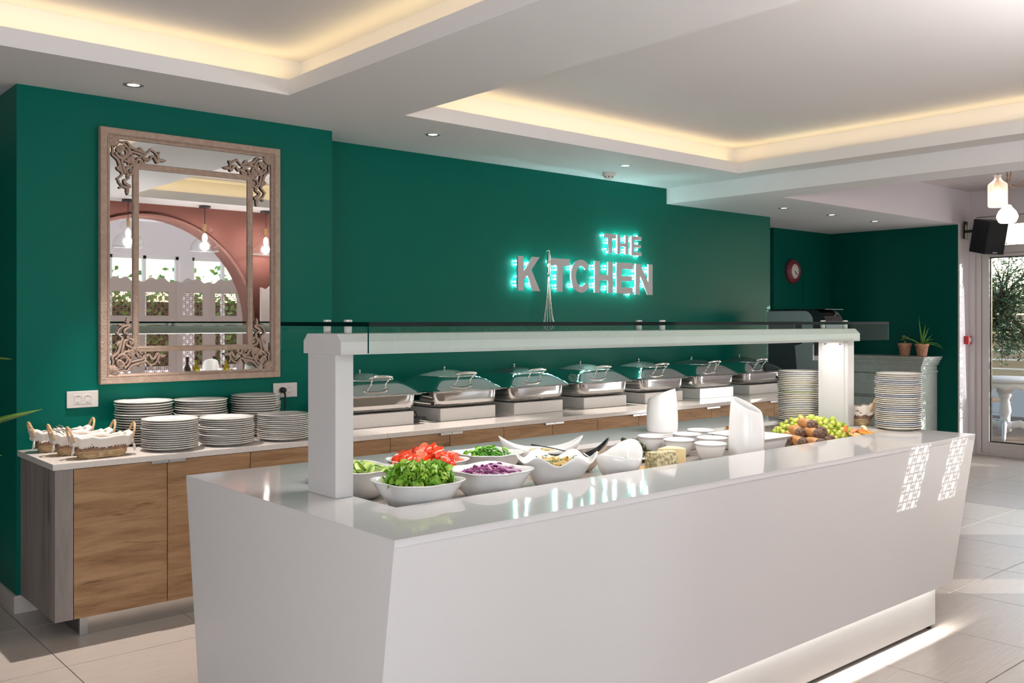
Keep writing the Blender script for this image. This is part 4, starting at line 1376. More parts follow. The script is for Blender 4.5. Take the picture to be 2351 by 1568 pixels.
# --- boat dishes
def boat(L, Wd, h, lift, m, m_in=None, name='boat_dish', left=1.):
    n = 64
    def ring(k, z, wv, kw=None):
        out = []
        for i in range(n):
            th = 2 * PI * i / n
            c_, s_ = math.cos(th), math.sin(th)
            out.append((L * k * c_, Wd * (kw or k) * s_ * (1 - .25 * c_ * c_), z + wv * lift * (1 if c_ > 0 else left) * (abs(c_) ** 2.6) - wv * .008 * (1 - c_ * c_)))
        return out
    o_ = [ring(.42, 0, 0, .5), ring(.50, .004, 0, .6), ring(.70, h * .35, .15, .8), ring(.88, h * .7, .55, .93), ring(1, h, 1, 1)]
    i_ = [ring(.985, h + .002, 1, .97), ring(.955, h, 1, .94), ring(.84, h * .7, .55, .87), ring(.64, h * .38, .15, .72), ring(.42, h * .16, 0, .5)]
    mb = loft(o_ + i_, cap0=True, cap1=True)
    nf = n * len(o_)
    if m_in is None:
        return mb.mesh(name, m)
    return two_tone(mb, name, [m, m_in], lambda p: 0 if p.index < nf - n else (1 if p.index != n * 9 else 0))
B_BOAT = (2.765, 2.985)
tag(mobj('boat_dish', boat(.184, .082, .078, .050, PORC_W), None, (*B_BOAT, ZW), CAMR + R(3)), 'long white boat-shaped dish with upswept ends', 'dish')
GRT = mat('grated_cabbage', srgb(236, 214, 160), .5)
gm = MB()
rr = random.Random(31)
for k in range(150):
    t_, r_ = rr.uniform(0, 6.3), math.sqrt(rr.random())
    x_, y_ = .115 * r_ * math.cos(t_), .048 * r_ * math.sin(t_)
    a, l_ = rr.uniform(0, 6.3), rr.uniform(.006, .016)
    z_ = .050 + .014 * (1 - r_ ** 2) + rr.uniform(0, .008)
    gm.tube([(x_ - l_ * math.cos(a), y_ - l_ * math.sin(a), z_), (x_, y_, z_ + .004), (x_ + l_ * math.cos(a), y_ + l_ * math.sin(a), z_ - .002)], .0018, 4)
gm.lathe([(.0, .052), (.09, .048), (.1, .03)], 20)
tag(gm.build('coleslaw', GRT, None, (*B_BOAT, ZW), CAMR + R(3)), 'pale shredded coleslaw in the boat-shaped dish', 'salad', kind='stuff')
B_BB = (2.760, 2.775)
CREAMW = mat('cream_melamine', srgb(214, 198, 180), .3)
tag(mobj('boat_dish', boat(.150, .064, .070, .068, CREAMW, BLACK_GLOSS, left=.1), None, (*B_BB, ZW), CAMR + R(6)), 'small boat-shaped dish with glossy black inside', 'dish')
sp = thing('serving_spoon', 'black serving spoon leaning in the boat-shaped dish', 'spoon', (2.685, 2.815, ZW + .088))
MB().tube([(-.075, .062, .026), (-.04, .035, .020), (0, 0, .010), (.05, -.042, -.006)], [.006, .006, .005, .005], 8, flat=(.5, 1.3)).build('handle', BLACK_GLOSS, sp)
MB().ball((.072, -.064, -.012), .02, 12, 8, sc=(1.3, 1.1, .35)).build('bowl', BLACK_GLOSS, sp)

# --- swooping bowl with herb cream
def swoop():
    n = 64
    R_, h = .092, .104
    def ring(k, z, wv):
        out = []
        for i in range(n):
            th = 2 * PI * i / n
            c_ = math.cos(th)
            zz = z + wv * (.060 * max(0, c_) ** 2 + .016 * max(0, -c_) ** 2 - .016)
            out.append((R_ * k * c_ * (1 + .12 * wv * max(0, c_)), R_ * k * math.sin(th), zz))
        return out
    return loft([ring(.48, 0, 0), ring(.56, .004, 0), ring(.80, h * .3, .1), ring(.96, h * .68, .5), ring(1, h, 1), ring(.985, h + .002, 1), ring(.955, h, 1), ring(.915, h * .68, .5), ring(.74, h * .32, .1), ring(.45, h * .12, 0)], cap0=True, cap1=True).mesh('swoop_bowl', PORC_W)
B_SW = (2.755, 2.520)
tag(mobj('swoop_bowl', swoop(), None, (*B_SW, ZW), CAMR + R(52)), 'round white bowl with one side swept up, holding herb cream', 'bowl')
HC = mat('herb_cream', srgb(240, 238, 232), .6, var=(120, srgb(150, 168, 132), .06), bump=(120, .8, .006))
hc = MB().grid(lambda u, v: (.080 * v * math.cos(2 * PI * u), .080 * v * math.sin(2 * PI * u), .072 + .012 * (1 - v * v) + .003 * math.sin(u * 40 + v * 17)), 32, 9, True)
tag(hc.build('herb_cream', HC, None, (*B_SW, ZW), 0), 'white herb-flecked cream cheese dip in the swept bowl', 'dip', kind='stuff')

# --- dolmades
dish = MB().lathe([(.0, .004), (.08, .004), (.085, 0), (.09, 0), (.10, .008), (.128, .016), (.130, .018), (.127, .0185), (.10, .011), (.0, .009)], 40)
tag(dish.build('serving_plate', PORC_W, None, (3.200, 2.855, ZW)), 'white plate under the stuffed vine leaves', 'plate')
VL = mat('vine_leaf', srgb(74, 72, 28), .32, coat=.3, var=(36, srgb(38, 42, 14), .2), bump=(60, .6, .006))
dmm = MB().tube([(-.030, 0, 0), (-.026, 0, .0), (-.01, .001, .001), (.01, 0, 0), (.026, 0, .001), (.031, 0, 0)], [.006, .0125, .0145, .0142, .0125, .007], 9).mesh('stuffed_vine_leaf', VL)
rr = random.Random(41)
spots = [(-.06, .05, .026, 30), (.0, .07, .026, 80), (-.02, .02, .026, 10), (.05, .03, .026, 60), (-.07, -.01, .026, 100), (.03, -.04, .026, 20), (-.03, -.06, .026, 50), (.07, -.05, .026, 80), (-.03, .05, .052, 55), (.02, .03, .052, 10), (-.01, -.03, .052, 100), (.04, -.02, .052, 140), (-.05, .02, .056, 150), (.005, .04, .076, 60), (.02, -.02, .074, 120)]
for x_, y_, z_, a in spots:
    o = mobj('stuffed_vine_leaf', dmm, None, (3.2 + x_, 2.855 + y_, ZW + z_))
    o.rotation_euler = (0, R(rr.uniform(-22, 12)), R(a))
    tag(o, 'dark green stuffed vine leaf roll on the white plate', 'dolma', 'stuffed vine leaves on the plate')

# --- cheese board
cb = MB().box(-.15, -.062, 0, .15, .135, .016, bev=.004)
BRD = wood('board_wood', srgb(206, 160, 108), srgb(184, 134, 84), srgb(150, 100, 58), axis=0, scale=14)
tag(cb.build('cheese_board', BRD, None, (3.055, 2.490, ZW), R(0)), 'wooden cheese board at the front of the well', 'board')
CHB = mat('blue_cheese', srgb(226, 210, 168), .6, var=(85, srgb(150, 142, 100), .09), bump=(60, .7, .006))
w1 = MB().prism([(-.060, -.042), (.058, -.042), (.066, .0), (.058, .038), (-.060, .038)], 0, .076)
w1.v = [(x_, y_ * (1 - .28 * (z_ / .076)) + (.006 if z_ > .03 else 0), z_) for x_, y_, z_ in w1.v]
o = w1.build('blue_cheese', CHB, None, (2.975, 2.485, ZW + .0165), R(-8))
tag(o, 'crumbly blue-veined cheese block on the board', 'cheese')
CHY = mat('yellow_cheese', srgb(244, 228, 176), .45, sss=.1)
CHR = mat('cheese_rind', srgb(226, 190, 116), .5)
q = [(0, 0)] + [(.118 * math.cos(R(a)), .118 * math.sin(R(a))) for a in range(-28, 33, 6)]
w2 = MB().prism(q, 0, .070)
me = two_tone(w2, 'cheese_wedge', [CHY, CHR], lambda p: 1 if p.index not in (0, 1, 2, len(q) + 1) else 0)
o = mobj('cheese_wedge', me, None, (3.065, 2.583, ZW + .0165), R(-14))
tag(o, 'smooth pale yellow cheese wedge with rind behind the blue cheese', 'cheese')
kn = thing('cheese_knife', 'cheese knife with black handle lying on the board edge', 'knife', (3.165, 2.445, ZW + .020))
MB().box(-.13, -.010, 0, .0, .010, .0018, bev=.0006).build('blade', STEEL, kn)
MB().tube([(-.004, 0, .002), (.03, 0, .006), (.07, 0, .010), (.108, 0, .012)], [.007, .010, .011, .008], 10, flat=(.8, 1)).build('handle', BLACK, kn)

# --- ramekins and dips
rk = bowl_mesh([(.042, .042, 0, 2), (.046, .046, .003, 2), (.060, .060, .030, 2), (.0675, .0675, .060, 2), (.0690, .0690, .070, 2), (.0725, .0725, .0715, 2), (.0725, .0725, .075, 2)],
               [(.070, .070, .0762, 2), (.0665, .0665, .074, 2), (.063, .063, .055, 2), (.052, .052, .022, 2), (.03, .03, .010, 2)], 48, name='ramekin')
sauce_cols = {'cream': srgb(246, 240, 224), 'pink': srgb(244, 206, 190), 'white': srgb(244, 240, 240), 'yellow': srgb(238, 220, 130)}
RK = [(3.470, 2.960, 'cream', 'round white dip bowl of cream sauce, leftmost of the cluster', 'cream coloured sauce'),
      (3.462, 2.790, 'pink', 'round white dip bowl of pale pink sauce beside the dolmades', 'pale pink sauce'),
      (3.662, 2.902, 'white', 'round white dip bowl directly in front of the left pitcher', 'white yoghurt sauce'),
      (3.458, 2.607, 'white', 'round white dip bowl nearest the front edge, left of the right pitcher', 'thick white dip'),
      (3.635, 2.732, 'cream', 'round white dip bowl tucked behind the right pitcher', 'thin cream dressing'),
      (3.850, 2.962, 'white', 'round white dip bowl at the rear, with a dark spoon bit', 'white dip with yellow streaks')]
for i, (x_, y_, c_, lab, sl_) in enumerate(RK):
    tag(mobj('dip_bowl', rk, None, (x_, y_, ZW)), lab, 'bowl', 'round white dip bowls')
    s_ = MB().grid(lambda u, v: (.0628 * v * math.cos(2 * PI * u), .0628 * v * math.sin(2 * PI * u), .056 + .0025 * math.sin(u * 12.6 + v * 5) * v), 32, 6, True)
    tag(s_.build('sauce', mat('sauce_' + c_, sauce_cols[c_], .35), None, (x_, y_, ZW)), '%s in the %s' % (sl_, ['leftmost dip bowl', 'dip bowl beside the dolmades', 'dip bowl before the left pitcher', 'front dip bowl', 'dip bowl behind the right pitcher', 'rear dip bowl'][i]), 'sauce', kind='stuff')
# --- tall slanted pitchers (cutlery jars)
def pitcher(rz_, label, loc):
    n = 48
    rows = [(.076, 0), (.0785, .004), (.0800, .03), (.0805, .07), (.0795, .12), (.0780, .15)]
    rings = []
    for r, z in rows:
        rings.append([(r * math.cos(2 * PI * i / n), r * math.sin(2 * PI * i / n), z) for i in range(n)])
    def cut(r, z0, dz):
        return [(r * math.cos(2 * PI * i / n), r * math.sin(2 * PI * i / n), z0 + dz * math.cos(2 * PI * i / n)) for i in range(n)]
    rings += [cut(.0755, .185, .008), cut(.0725, .215, .020), cut(.0695, .233, .028), cut(.0675, .242, .034), cut(.0655, .2435, .034), cut(.0640, .241, .034), cut(.0665, .225, .026)]
    for r, z in ((.072, .15), (.073, .10), (.073, .04), (.07, .008)):
        rings.append([(r * math.cos(2 * PI * i / n), r * math.sin(2 * PI * i / n), z) for i in range(n)])
    o = loft(rings, cap0=True, cap1=True).build('pitcher', PORC_W, None, loc, rz_)
    return tag(o, label, 'pitcher', 'tall white jars with slanted mouths')
pitcher(R(108), 'tall white slant-mouthed jar at the front edge of the well, right one', (3.622, 2.530, ZW))
pitcher(R(-68), 'tall white slant-mouthed jar behind the dip bowls, left one', (3.755, 3.135, BT + .001)).scale = (1, 1, .80)
# --- rectangular dish with pink dip
rd = bowl_mesh([(.098, .138, 0, 7), (.102, .142, .004, 7), (.112, .155, .05, 8), (.117, .160, .068, 9), (.130, .174, .070, 10), (.130, .174, .074, 10)],
               [(.117, .160, .0745, 9), (.112, .155, .070, 8), (.103, .145, .03, 7), (.09, .13, .02, 7)], 64, name='dish')
tag(mobj('rectangular_dish', rd, None, (3.893, 2.700, ZW)), 'rectangular white dish of pale pink dip', 'dish')
s_ = loft([sring(.110, .153, .058, 8, 48), sring(.05, .08, .060, 6, 48)], cap1=True)
tag(s_.build('pink_dip', mat('pink_dip', srgb(250, 222, 218), .4), None, (3.893, 2.700, ZW)), 'smooth pale pink dip in the rectangular dish', 'dip', kind='stuff')
# --- cannoli
tag(MB().lathe([(.0, .004), (.06, .004), (.066, 0), (.07, 0), (.085, .010), (.100, .014), (.1, .0155), (.08, .011), (.0, .008)], 36).build('serving_plate', PORC_W, None, (4.135, 2.935, ZW)), 'white plate under the filled pastry rolls', 'plate')
ROLL, FILL = mat('fried_pastry', srgb(150, 84, 44), .5, var=(50, srgb(186, 116, 66), .2), bump=(70, .5, .004)), mat('green_cream', srgb(196, 214, 160), .6, bump=(120, .8, .006))
rr = random.Random(4)
for k, (x_, y_, z_, a) in enumerate([(-.055, .035, .032, -60), (-.005, .02, .032, -50), (.04, .0, .032, -65), (-.03, -.04, .032, -40), (.02, -.05, .032, -70), (-.02, .01, .066, -52), (.03, -.02, .066, -60)]):
    c_ = thing('pastry_roll', 'brown pastry roll filled with pale green cream', 'pastry', (4.135 + x_, 2.935 + y_, ZW + z_), R(a), group='filled pastry rolls on the rear plate')
    c_.rotation_euler[1] = R(-14)
    MB().tube([(-.045, 0, 0), (-.02, 0, .001), (.02, 0, 0), (.045, 0, 0)], [.017, .0185, .0185, .017], 12).build('shell', ROLL, c_)
    MB().ball((-.046, 0, 0), .016, 10, 8, sc=(.6, 1, 1)).ball((.046, 0, 0), .016, 10, 8, sc=(.6, 1, 1)).build('filling', FILL, c_)
# --- chocolate pastries
pp = loft([sring(.090, .10, 0, 4, 40), sring(.10, .11, .004, 4, 40), sring(.130, .165, .014, 5, 40), sring(.132, .167, .017, 5, 40), sring(.10, .12, .009, 4, 40)], cap0=True, cap1=True)
tag(pp.build('serving_plate', PORC_W, None, (4.175, 2.580, ZW)), 'white platter under the chocolate-topped pastries', 'plate')
PAS, CHOC = mat('golden_pastry', srgb(206, 158, 100), .5, var=(36, srgb(172, 112, 60), .2), bump=(46, .5, .005)), mat('chocolate_flakes', srgb(84, 54, 40), .5, var=(150, srgb(140, 108, 88), .07), bump=(200, 1.0, .008))
rr = random.Random(17)
pspots = [(-.075, -.105, .036, 20), (-.01, -.11, .036, 5), (.06, -.10, .036, -15), (-.08, -.02, .036, 10), (.0, -.03, .036, -5), (.07, -.02, .036, 15), (-.07, .06, .036, 0), (.01, .06, .036, 20), (.08, .07, .036, -10), (-.03, -.07, .078, 12), (.045, -.06, .078, -12), (-.03, .02, .078, 0), (.05, .03, .080, 25), (.0, -.02, .116, 8)]
pmesh = MB()
pmesh.tube([(-.052, 0, 0), (-.03, 0, .003), (0, 0, .004), (.03, 0, .003), (.052, 0, 0)], [.020, .0245, .0255, .0245, .020], 12)
pme = pmesh.mesh('pastry', PAS)
cme = MB().tube([(-.064, 0, 0), (-.058, 0, 0), (-.045, 0, .002), (-.028, 0, .006), (-.014, 0, .008)], [.014, .0235, .0265, .025, .015], 14).mesh('chocolate', CHOC)
for x_, y_, z_, a in pspots:
    c_ = thing('chocolate_pastry', 'golden pastry with chocolate flakes heaped on the white platter', 'pastry', (4.175 + x_, 2.58 + y_, ZW + z_ - .004), R(a + 60), group='chocolate pastries on the platter')
    c_.rotation_euler[1] = R(rr.uniform(-12, 8))
    mobj('dough', pme, c_)
    mobj('chocolate', cme, c_)
# --- fruit platter
fp = loft([sring(.130, .22, 0, 5, 44), sring(.14, .23, .004, 5, 44), sring(.170, .270, .014, 5, 44), sring(.172, .272, .017, 5, 44), sring(.14, .23, .009, 4, 44)], cap0=True, cap1=True)
tag(fp.build('fruit_platter', PORC_W, None, (4.500, 2.690, ZW)), 'white platter holding grapes and sliced fruit', 'platter')
GR = [mat('grape_green', srgb(176, 192, 70), .25, coat=.3, sss=.25), mat('grape_light', srgb(206, 206, 98), .25, coat=.3, sss=.25), mat('grape_deep', srgb(136, 168, 44), .25, coat=.3, sss=.25)]
gme = [MB().ball((0, 0, 0), .0122, 12, 9, sc=(1, 1, 1.14)).mesh('grape', g_) for g_ in GR]
rr = random.Random(77)
placed = []
cnt = 0
for _ in range(5000):
    if cnt >= 210:
        break
    x_, y_ = rr.uniform(-.18, .160), rr.uniform(-.16, .24)
    e = (x_ / .19) ** 2 + ((y_ - .03) / .21) ** 2
    if e > 1:
        continue
    if x_ < -.11 and y_ < .06:
        continue
    hz = .080 * (1 - e) + .016
    z_ = .026 + rr.random() * hz
    s_ = rr.uniform(1.05, 1.45) if x_ > -.02 else rr.uniform(.85, 1.15)
    if any((x_ - a) ** 2 + (y_ - b) ** 2 + (z_ - c_) ** 2 < (.0115 * (s_ + d)) ** 2 for a, b, c_, d in placed):
        continue
    placed.append((x_, y_, z_, s_))
    o = mobj('grape', gme[rr.choice([0, 1, 1]) if x_ < 0 else rr.choice([0, 0, 2])], None, (4.5 + x_, 2.69 + y_, ZW + z_))
    o.rotation_euler = (rr.uniform(-1, 1), rr.uniform(-1, 1), 0)
    o.scale = [s_] * 3
    tag(o, 'green grape heaped on the fruit platter', 'grape', 'green grapes on the fruit platter')
    cnt += 1
GS = mat('grape_stalk', srgb(88, 62, 34), .7)
for k in range(5):
    st = MB()
    for j in range(4):
        a, b = rr.uniform(0, 6.3), rr.uniform(.2, .9)
        st.tube([(0, 0, 0), (.014 * math.cos(a), .014 * math.sin(a), .008 * b), (.026 * math.cos(a + .3), .026 * math.sin(a + .3), .014 * b)], [.0016, .0014, .001], 5)
    tag(st.build('grape_stalk', GS, None, (4.45 + .03 * k - .02, 2.66 + .045 * k, ZW + .088 - .004 * abs(k - 2))), 'thin brown grape stalk among the grapes', 'stalk', 'grape stalks on the platter')
PE, PEF = mat('peach_skin', srgb(236, 140, 60), .4, var=(40, srgb(220, 90, 50), .2)), mat('peach_flesh', srgb(250, 200, 96), .35, coat=.2, var=(60, srgb(240, 160, 70), .15))
pw = wedge(R(30))
pw2 = pw.copy()
pw2.materials.clear()
pw2.materials.append(PE)
pw2.materials.append(PEF)
for k, (x_, y_, z_, a, b) in enumerate([(.03, -.185, .050, 40, 60), (.08, -.195, .045, 10, 100), (.0, -.165, .060, 70, 20), (.115, -.18, .052, -30, 80)]):
    o = mobj('peach_slice', pw2, None, (4.5 + x_, 2.69 + y_, ZW + z_))
    o.rotation_euler = (R(b), 0, R(a))
    o.scale = (.85,) * 3
    tag(o, 'orange peach slice at the front of the fruit platter', 'peach', 'peach slices on the fruit platter')
ORG, ORF = mat('orange_peel', srgb(246, 160, 40), .45, bump=(200, .3, .001)), mat('orange_flesh', srgb(250, 196, 110), .35, coat=.3, var=(90, srgb(250, 220, 170), .15))
om2 = two_tone(MB().lathe([(.0, 0), (.030, 0), (.034, .001), (.034, .007), (.030, .008), (.0, .008)], 26), 'orange_slice', [ORF, ORG], lambda p: 1 if abs(p.normal.z) < .6 else 0)
for k, (x_, y_, z_, a) in enumerate([(.0, -.232, .030, 0), (.045, -.238, .034, 40), (.085, -.236, .030, 80), (.12, -.232, .034, 20), (.148, -.222, .032, 60), (-.04, -.225, .034, 10)]):
    o = mobj('orange_slice', om2, None, (4.5 + x_, 2.69 + y_, ZW + z_))
    o.rotation_euler = (R(28), R(12 * (k % 2)), R(a))
    tag(o, 'thin orange slice fanned along the platter edge', 'orange', 'orange slices on the fruit platter')
BAN = mat('banana_flesh', srgb(240, 226, 180), .5)
for k in range(4):
    o = MB().lathe([(.0, 0), (.017, 0), (.018, .002), (.018, .014), (.016, .016), (.0, .0165)], 16).build('banana_slice', BAN, None, (4.622 + .012 * k, 2.500 + .010 * k, ZW + .054))
    o.rotation_euler = (R(70), 0, R(35 + 4 * k))
    tag(o, 'pale banana slice at the right end of the fruit platter', 'banana', 'banana slices on the fruit platter')

# ================================================================== COFFEE MACHINE
cmx = thing('coffee_machine', 'tall grey and black bean-to-cup coffee machine at the counter end', 'coffee machine', (8.46, 5.225, CT + .001))
GREYM = mat('machine_grey', srgb(150, 158, 160), .3, metal=.35)
DARKP = mat('machine_dark_panel', srgb(58, 62, 66), .16, spec=.6)
# local x -.16..16, local y -.325 (front) .. .325 (back), z 0...795
def yprism(poly, x0, x1):   # poly in (y,z)
    return MB().prism(poly, x0, x1, Matrix(((0, 0, 1, 0), (1, 0, 0, 0), (0, 1, 0, 0), (0, 0, 0, 1))))
side = [(.325, 0), (.325, .795), (-.18, .795)] + [(-.18 - .145 * math.sin(R(a)), .65 + .145 * math.cos(R(a))) for a in range(10, 91, 10)] + [(-.325, .50), (-.30, .46), (-.12, .44), (-.12, .10), (-.325, .08), (-.325, 0)]
yprism(side, -.135, .16).build('housing', DARKP, cmx)
band = [(.325, .68), (.325, .785), (-.10, .785)] + [(-.10 - .10 * math.sin(R(a)), .685 + .10 * math.cos(R(a))) for a in range(15, 91, 15)] + [(-.20, .30), (-.325, .30), (-.325, .20), (-.02, .20)] + [(-.02 + .02 * math.cos(R(a)), .22 - .0 + .0 * a) for a in (90,)] + [(.0, .44), (-.08, .46), (-.08, .64), (-.05, .68)]
yprism(band, -.160, -.135).build('side_frame', GREYM, cmx)
hood = [(-.16, .800)] + [(-.19 - .15 * math.sin(R(a)), .655 + .145 * math.cos(R(a))) for a in range(0, 91, 10)] + [(-.345, .52), (-.16, .52)]
yprism(hood, -.158, .165).build('front_hood', BLACK_GLOSS, cmx)
MB().box(-.165, -.34, .797, .168, .33, .806, bev=.004).build('lid', BLACK_GLOSS, cmx)
MB().box(-.15, -.34, 0, .155, -.12, .03, bev=.006).build('drip_tray', STEEL_SATIN, cmx)
MB().box(-.06, -.25, .34, .07, -.14, .46, bev=.01).build('spout_block', CHROME, cmx)
MB().box(-.155, -.10, .02, -.136, .30, .30, bev=.006).build('side_panel', DARKP, cmx)

# ================================================================== SIDEBOARD WITH POTS
sb = thing('sideboard', 'pale grey-green painted sideboard with drawers and moulded top', 'sideboard', (10.785, 5.70, 0))
SBM = mat('chalk_paint', srgb(196, 202, 194), .6, var=(14, srgb(178, 186, 178), .25))
SBD = 1.14
MB().box(-.19, -.665, .06, .213, .66, SBD - .10, bev=.004).build('carcass', SBM, sb)
MB().box(-.205, -.68, 0, .213, .67, .08, bev=.006).build('plinth', SBM, sb)
for k, (ov, z0, z1) in enumerate(((.012, SBD - .19, SBD - .165), (.020, SBD - .10, SBD - .075), (.034, SBD - .075, SBD - .045), (.050, SBD - .045, SBD - .022), (.064, SBD - .022, SBD))):
    MB().box(-.19 - ov, -.665 - ov, z0, .213, .66 + ov, z1, bev=.006).build('cornice', SBM, sb)
SBR = mat('worn_edge_brown', srgb(120, 104, 88), .8)
for j in range(3):
    yc = -.445 + j * .435
    MB().box(-.1925, yc - .203, .672, -.189, yc + .203, .938).box(-.1925, yc - .203, .092, -.189, yc + .203, .658).build('worn_reveal', SBR, sb)
    d = MB().box(-.203, yc - .195, .68, -.188, yc + .195, .93, bev=.004).box(-.207, yc - .165, .71, -.200, yc + .165, .90, bev=.002).build('drawer', SBM, sb)
    MB().lathe([(.0, .03), (.012, .028), (.016, .02), (.012, .01), (.006, .006), (.006, 0)], 14, T(-.207, yc, .805) @ rot('Y', -90)).build('knob', SBM, d)
    d = MB().box(-.203, yc - .195, .10, -.188, yc + .195, .65, bev=.004).build('door', SBM, sb)
    MB().box(-.209, yc - .19, .11, -.200, yc - .13, .64, bev=.002).box(-.209, yc + .13, .11, -.200, yc + .19, .64, bev=.002).box(-.209, yc - .13, .11, -.200, yc + .13, .17, bev=.002).box(-.209, yc - .13, .58, -.200, yc + .13, .64, bev=.002).build('panel_frame', SBM, d)
TCM = mat('terracotta', srgb(206, 138, 104), .8, var=(24, srgb(226, 178, 150), .2))
SOIL = mat('soil', srgb(60, 44, 34), .95)
potm = MB().lathe([(.0, 0), (.050, 0), (.052, .003), (.071, .118), (.077, .120), (.078, .150), (.070, .151), (.068, .130), (.0, .128)], 28)
pme_ = potm.mesh('pot', TCM)
SUC = mat('succulent_green', srgb(120, 140, 84), .5)
p1 = thing('potted_plant', 'terracotta pot with a small cactus-like succulent, left of two', 'plant', (10.72, 5.29, SBD + .001))
mobj('pot', pme_, p1)
MB().lathe([(.0, 0), (.066, 0)], 20, T(0, 0, .134)).build('soil', SOIL, p1)
MB().cyl((0, 0, .13), (.004, 0, .18), .014, .012).build('stem', SUC, p1)
sc_ = MB()
rr = random.Random(8)
for k in range(22):
    a, e = rr.uniform(0, 6.3), rr.uniform(-.2, 1.4)
    d = Vector((math.cos(a) * math.cos(e), math.sin(a) * math.cos(e), math.sin(e)))
    c_ = Vector((.004, 0, .195))
    sc_.tube([c_ + d * .012, c_ + d * .035, c_ + d * .055], [.010, .009, .002], 6)
sc_.build('rosette', SUC, p1)
p2 = thing('potted_plant', 'terracotta pot with a spiky aloe, right of two', 'plant', (10.74, 5.095, SBD + .001))
mobj('pot', pme_, p2)
MB().lathe([(.0, 0), (.066, 0)], 20, T(0, 0, .134)).build('soil', SOIL, p2)
AL = mat('aloe_green', srgb(86, 140, 60), .45, var=(20, srgb(120, 164, 70), .25))
for k, (a, e, l_, dr) in enumerate([(10, 62, .30, .02), (60, 80, .34, .0), (120, 35, .26, .06), (165, 25, .30, .03), (200, 55, .22, .02), (250, 40, .24, .08), (300, 20, .24, .12), (335, 45, .20, .02), (30, 50, .2, .03), (280, 70, .22, 0), (225, 15, .26, .05), (315, 30, .26, .14)]):
    d = Vector((math.cos(R(a)) * math.cos(R(e)), math.sin(R(a)) * math.cos(R(e)), math.sin(R(e))))
    pts = [Vector((0, 0, .13)) + d * (l_ * t) + Vector((0, 0, -dr * t * t)) for t in (0, .25, .5, .75, 1)]
    MB().tube(pts, [.010, .013, .011, .007, .001], 7, flat=(.45, 1.1)).build('leaf', AL, p2)

# ================================================================== CLOCK
ck = thing('wall_clock', 'round plum-red wall clock with pale dial', 'clock', (10.095, 6.399, 2.155))
CR = mat('plum_red', srgb(120, 44, 58), .4)
FY = rot('X', 90)
MB().lathe([(.146, 0), (.146, .03), (.138, .042), (.125, .045), (.120, .055), (.104, .062), (.092, .058), (.088, .045)], 48, FY).build('case', CR, ck)
dl = MB().lathe([(.0, .046), (.090, .046)], 40, FY).build('dial', mat('dial_cream', srgb(226, 216, 206), .5), ck)
hm = MB()
for k in range(12):
    a = 2 * PI * k / 12
    hm.box(-.003, -.0475, .066, .003, -.0465, .080, M=Matrix.Rotation(a, 4, 'Y'))
hm.build('hour_marks', BLACK, dl)
MB().box(-.003, -.050, -.01, .003, -.049, .052, M=Matrix.Rotation(R(140), 4, 'Y')).build('hour_hand', BLACK, dl)
MB().box(-.002, -.052, -.012, .002, -.051, .072, M=Matrix.Rotation(R(130), 4, 'Y')).build('minute_hand', BLACK, dl)

# ================================================================== SPEAKER, ALARM BOX, PENDANTS
spk = thing('wall_speaker', 'black box loudspeaker tilted on a wall bracket by the door', 'speaker', (11.0, 4.455, 2.50))
spk.rotation_euler = (0, 0, 0)
SPM = mat('speaker_black', srgb(34, 33, 40), .5, bump=(120, .1, .001))
SM_ = Matrix.Rotation(R(-24), 4, 'Z') @ Matrix.Rotation(R(0), 4, 'Y') @ Matrix.Rotation(R(12), 4, 'X')
MB().box(-.13, -.12, -.185, .13, .12, .185, bev=.005, M=SM_).build('cabinet', SPM, spk)
MB().box(-.122, -.124, -.178, .122, -.118, .178, bev=.002, M=SM_).build('grille', mat('speaker_grille', srgb(24, 24, 28), .8), spk)
MB().box(-.03, -.1262, -.168, .03, -.1245, -.160, M=SM_).build('badge', ALU, spk)
br = MB().box(.06, .285, .0, .13, .305, .20, bev=.003).box(.06, .10, .07, .11, .30, .10)
br.build('bracket', BLACK, spk)
fa = thing('fire_alarm_box', 'small red fire alarm call point on the white wall end', 'alarm', (11.16, 4.776, 1.33))
RED = mat('alarm_red', srgb(196, 44, 52), .4)
MB().box(-.045, -.05, -.048, .045, 0, .048, bev=.004).build('case', RED, fa)
MB().box(-.024, -.053, -.02, .026, -.0495, .028, bev=.001).build('glass_front', mat('alarm_white', srgb(220, 214, 214), .3), fa)
CG = glass('pendant_glass', (.98, .96, .94), refl=.1)
FIL = mat('filament_glow', (1, 1, 1), .4, emit=((1, .80, .62), 9))
RP = mat('twisted_rope_cord', srgb(196, 150, 116), .8)
FROST = mat('frosted_pendant', srgb(250, 232, 220), .5, emit=((1, .86, .76), .5), trans=.2)
def rope(t, pts, name='cord'):
    q = catmull(pts, 8)
    mb = MB()
    for ph in (0, PI):
        pp_ = []
        for i, v in enumerate(q):
            a = ph + i * 1.1
            pp_.append((v[0] + .004 * math.cos(a), v[1] + .004 * math.sin(a), v[2]))
        mb.tube(pp_, .0042, 6)
    return mb.build(name, RP, t)
pa = thing('pendant_lamp', 'cut-glass bottle shaped pendant lamp on a rope cord, left of two', 'pendant lamp', (8.67, 3.435, 2.555))
bt = [(.0, 0), (.070, 0), (.078, .006), (.079, .19), (.074, .205), (.045, .228), (.030, .245), (.026, .272), (.036, .278), (.035, .281)]
bo = MB().lathe(bt, 30)
bo.v = [(x_ * (1 + .02 * math.sin(z_ * 160 + math.atan2(y_, x_) * 10)), y_ * (1 + .02 * math.sin(z_ * 160 + math.atan2(y_, x_) * 10)), z_) for x_, y_, z_ in bo.v]
bo.build('glass_shade', mat('cut_glass_lit', srgb(250, 236, 226), .3, emit=((1, .86, .76), .25), trans=.7), pa)
MB().ball((0, 0, .105), .034, 16, 12, sc=(1, 1, 1.5)).build('bulb', FIL, pa)
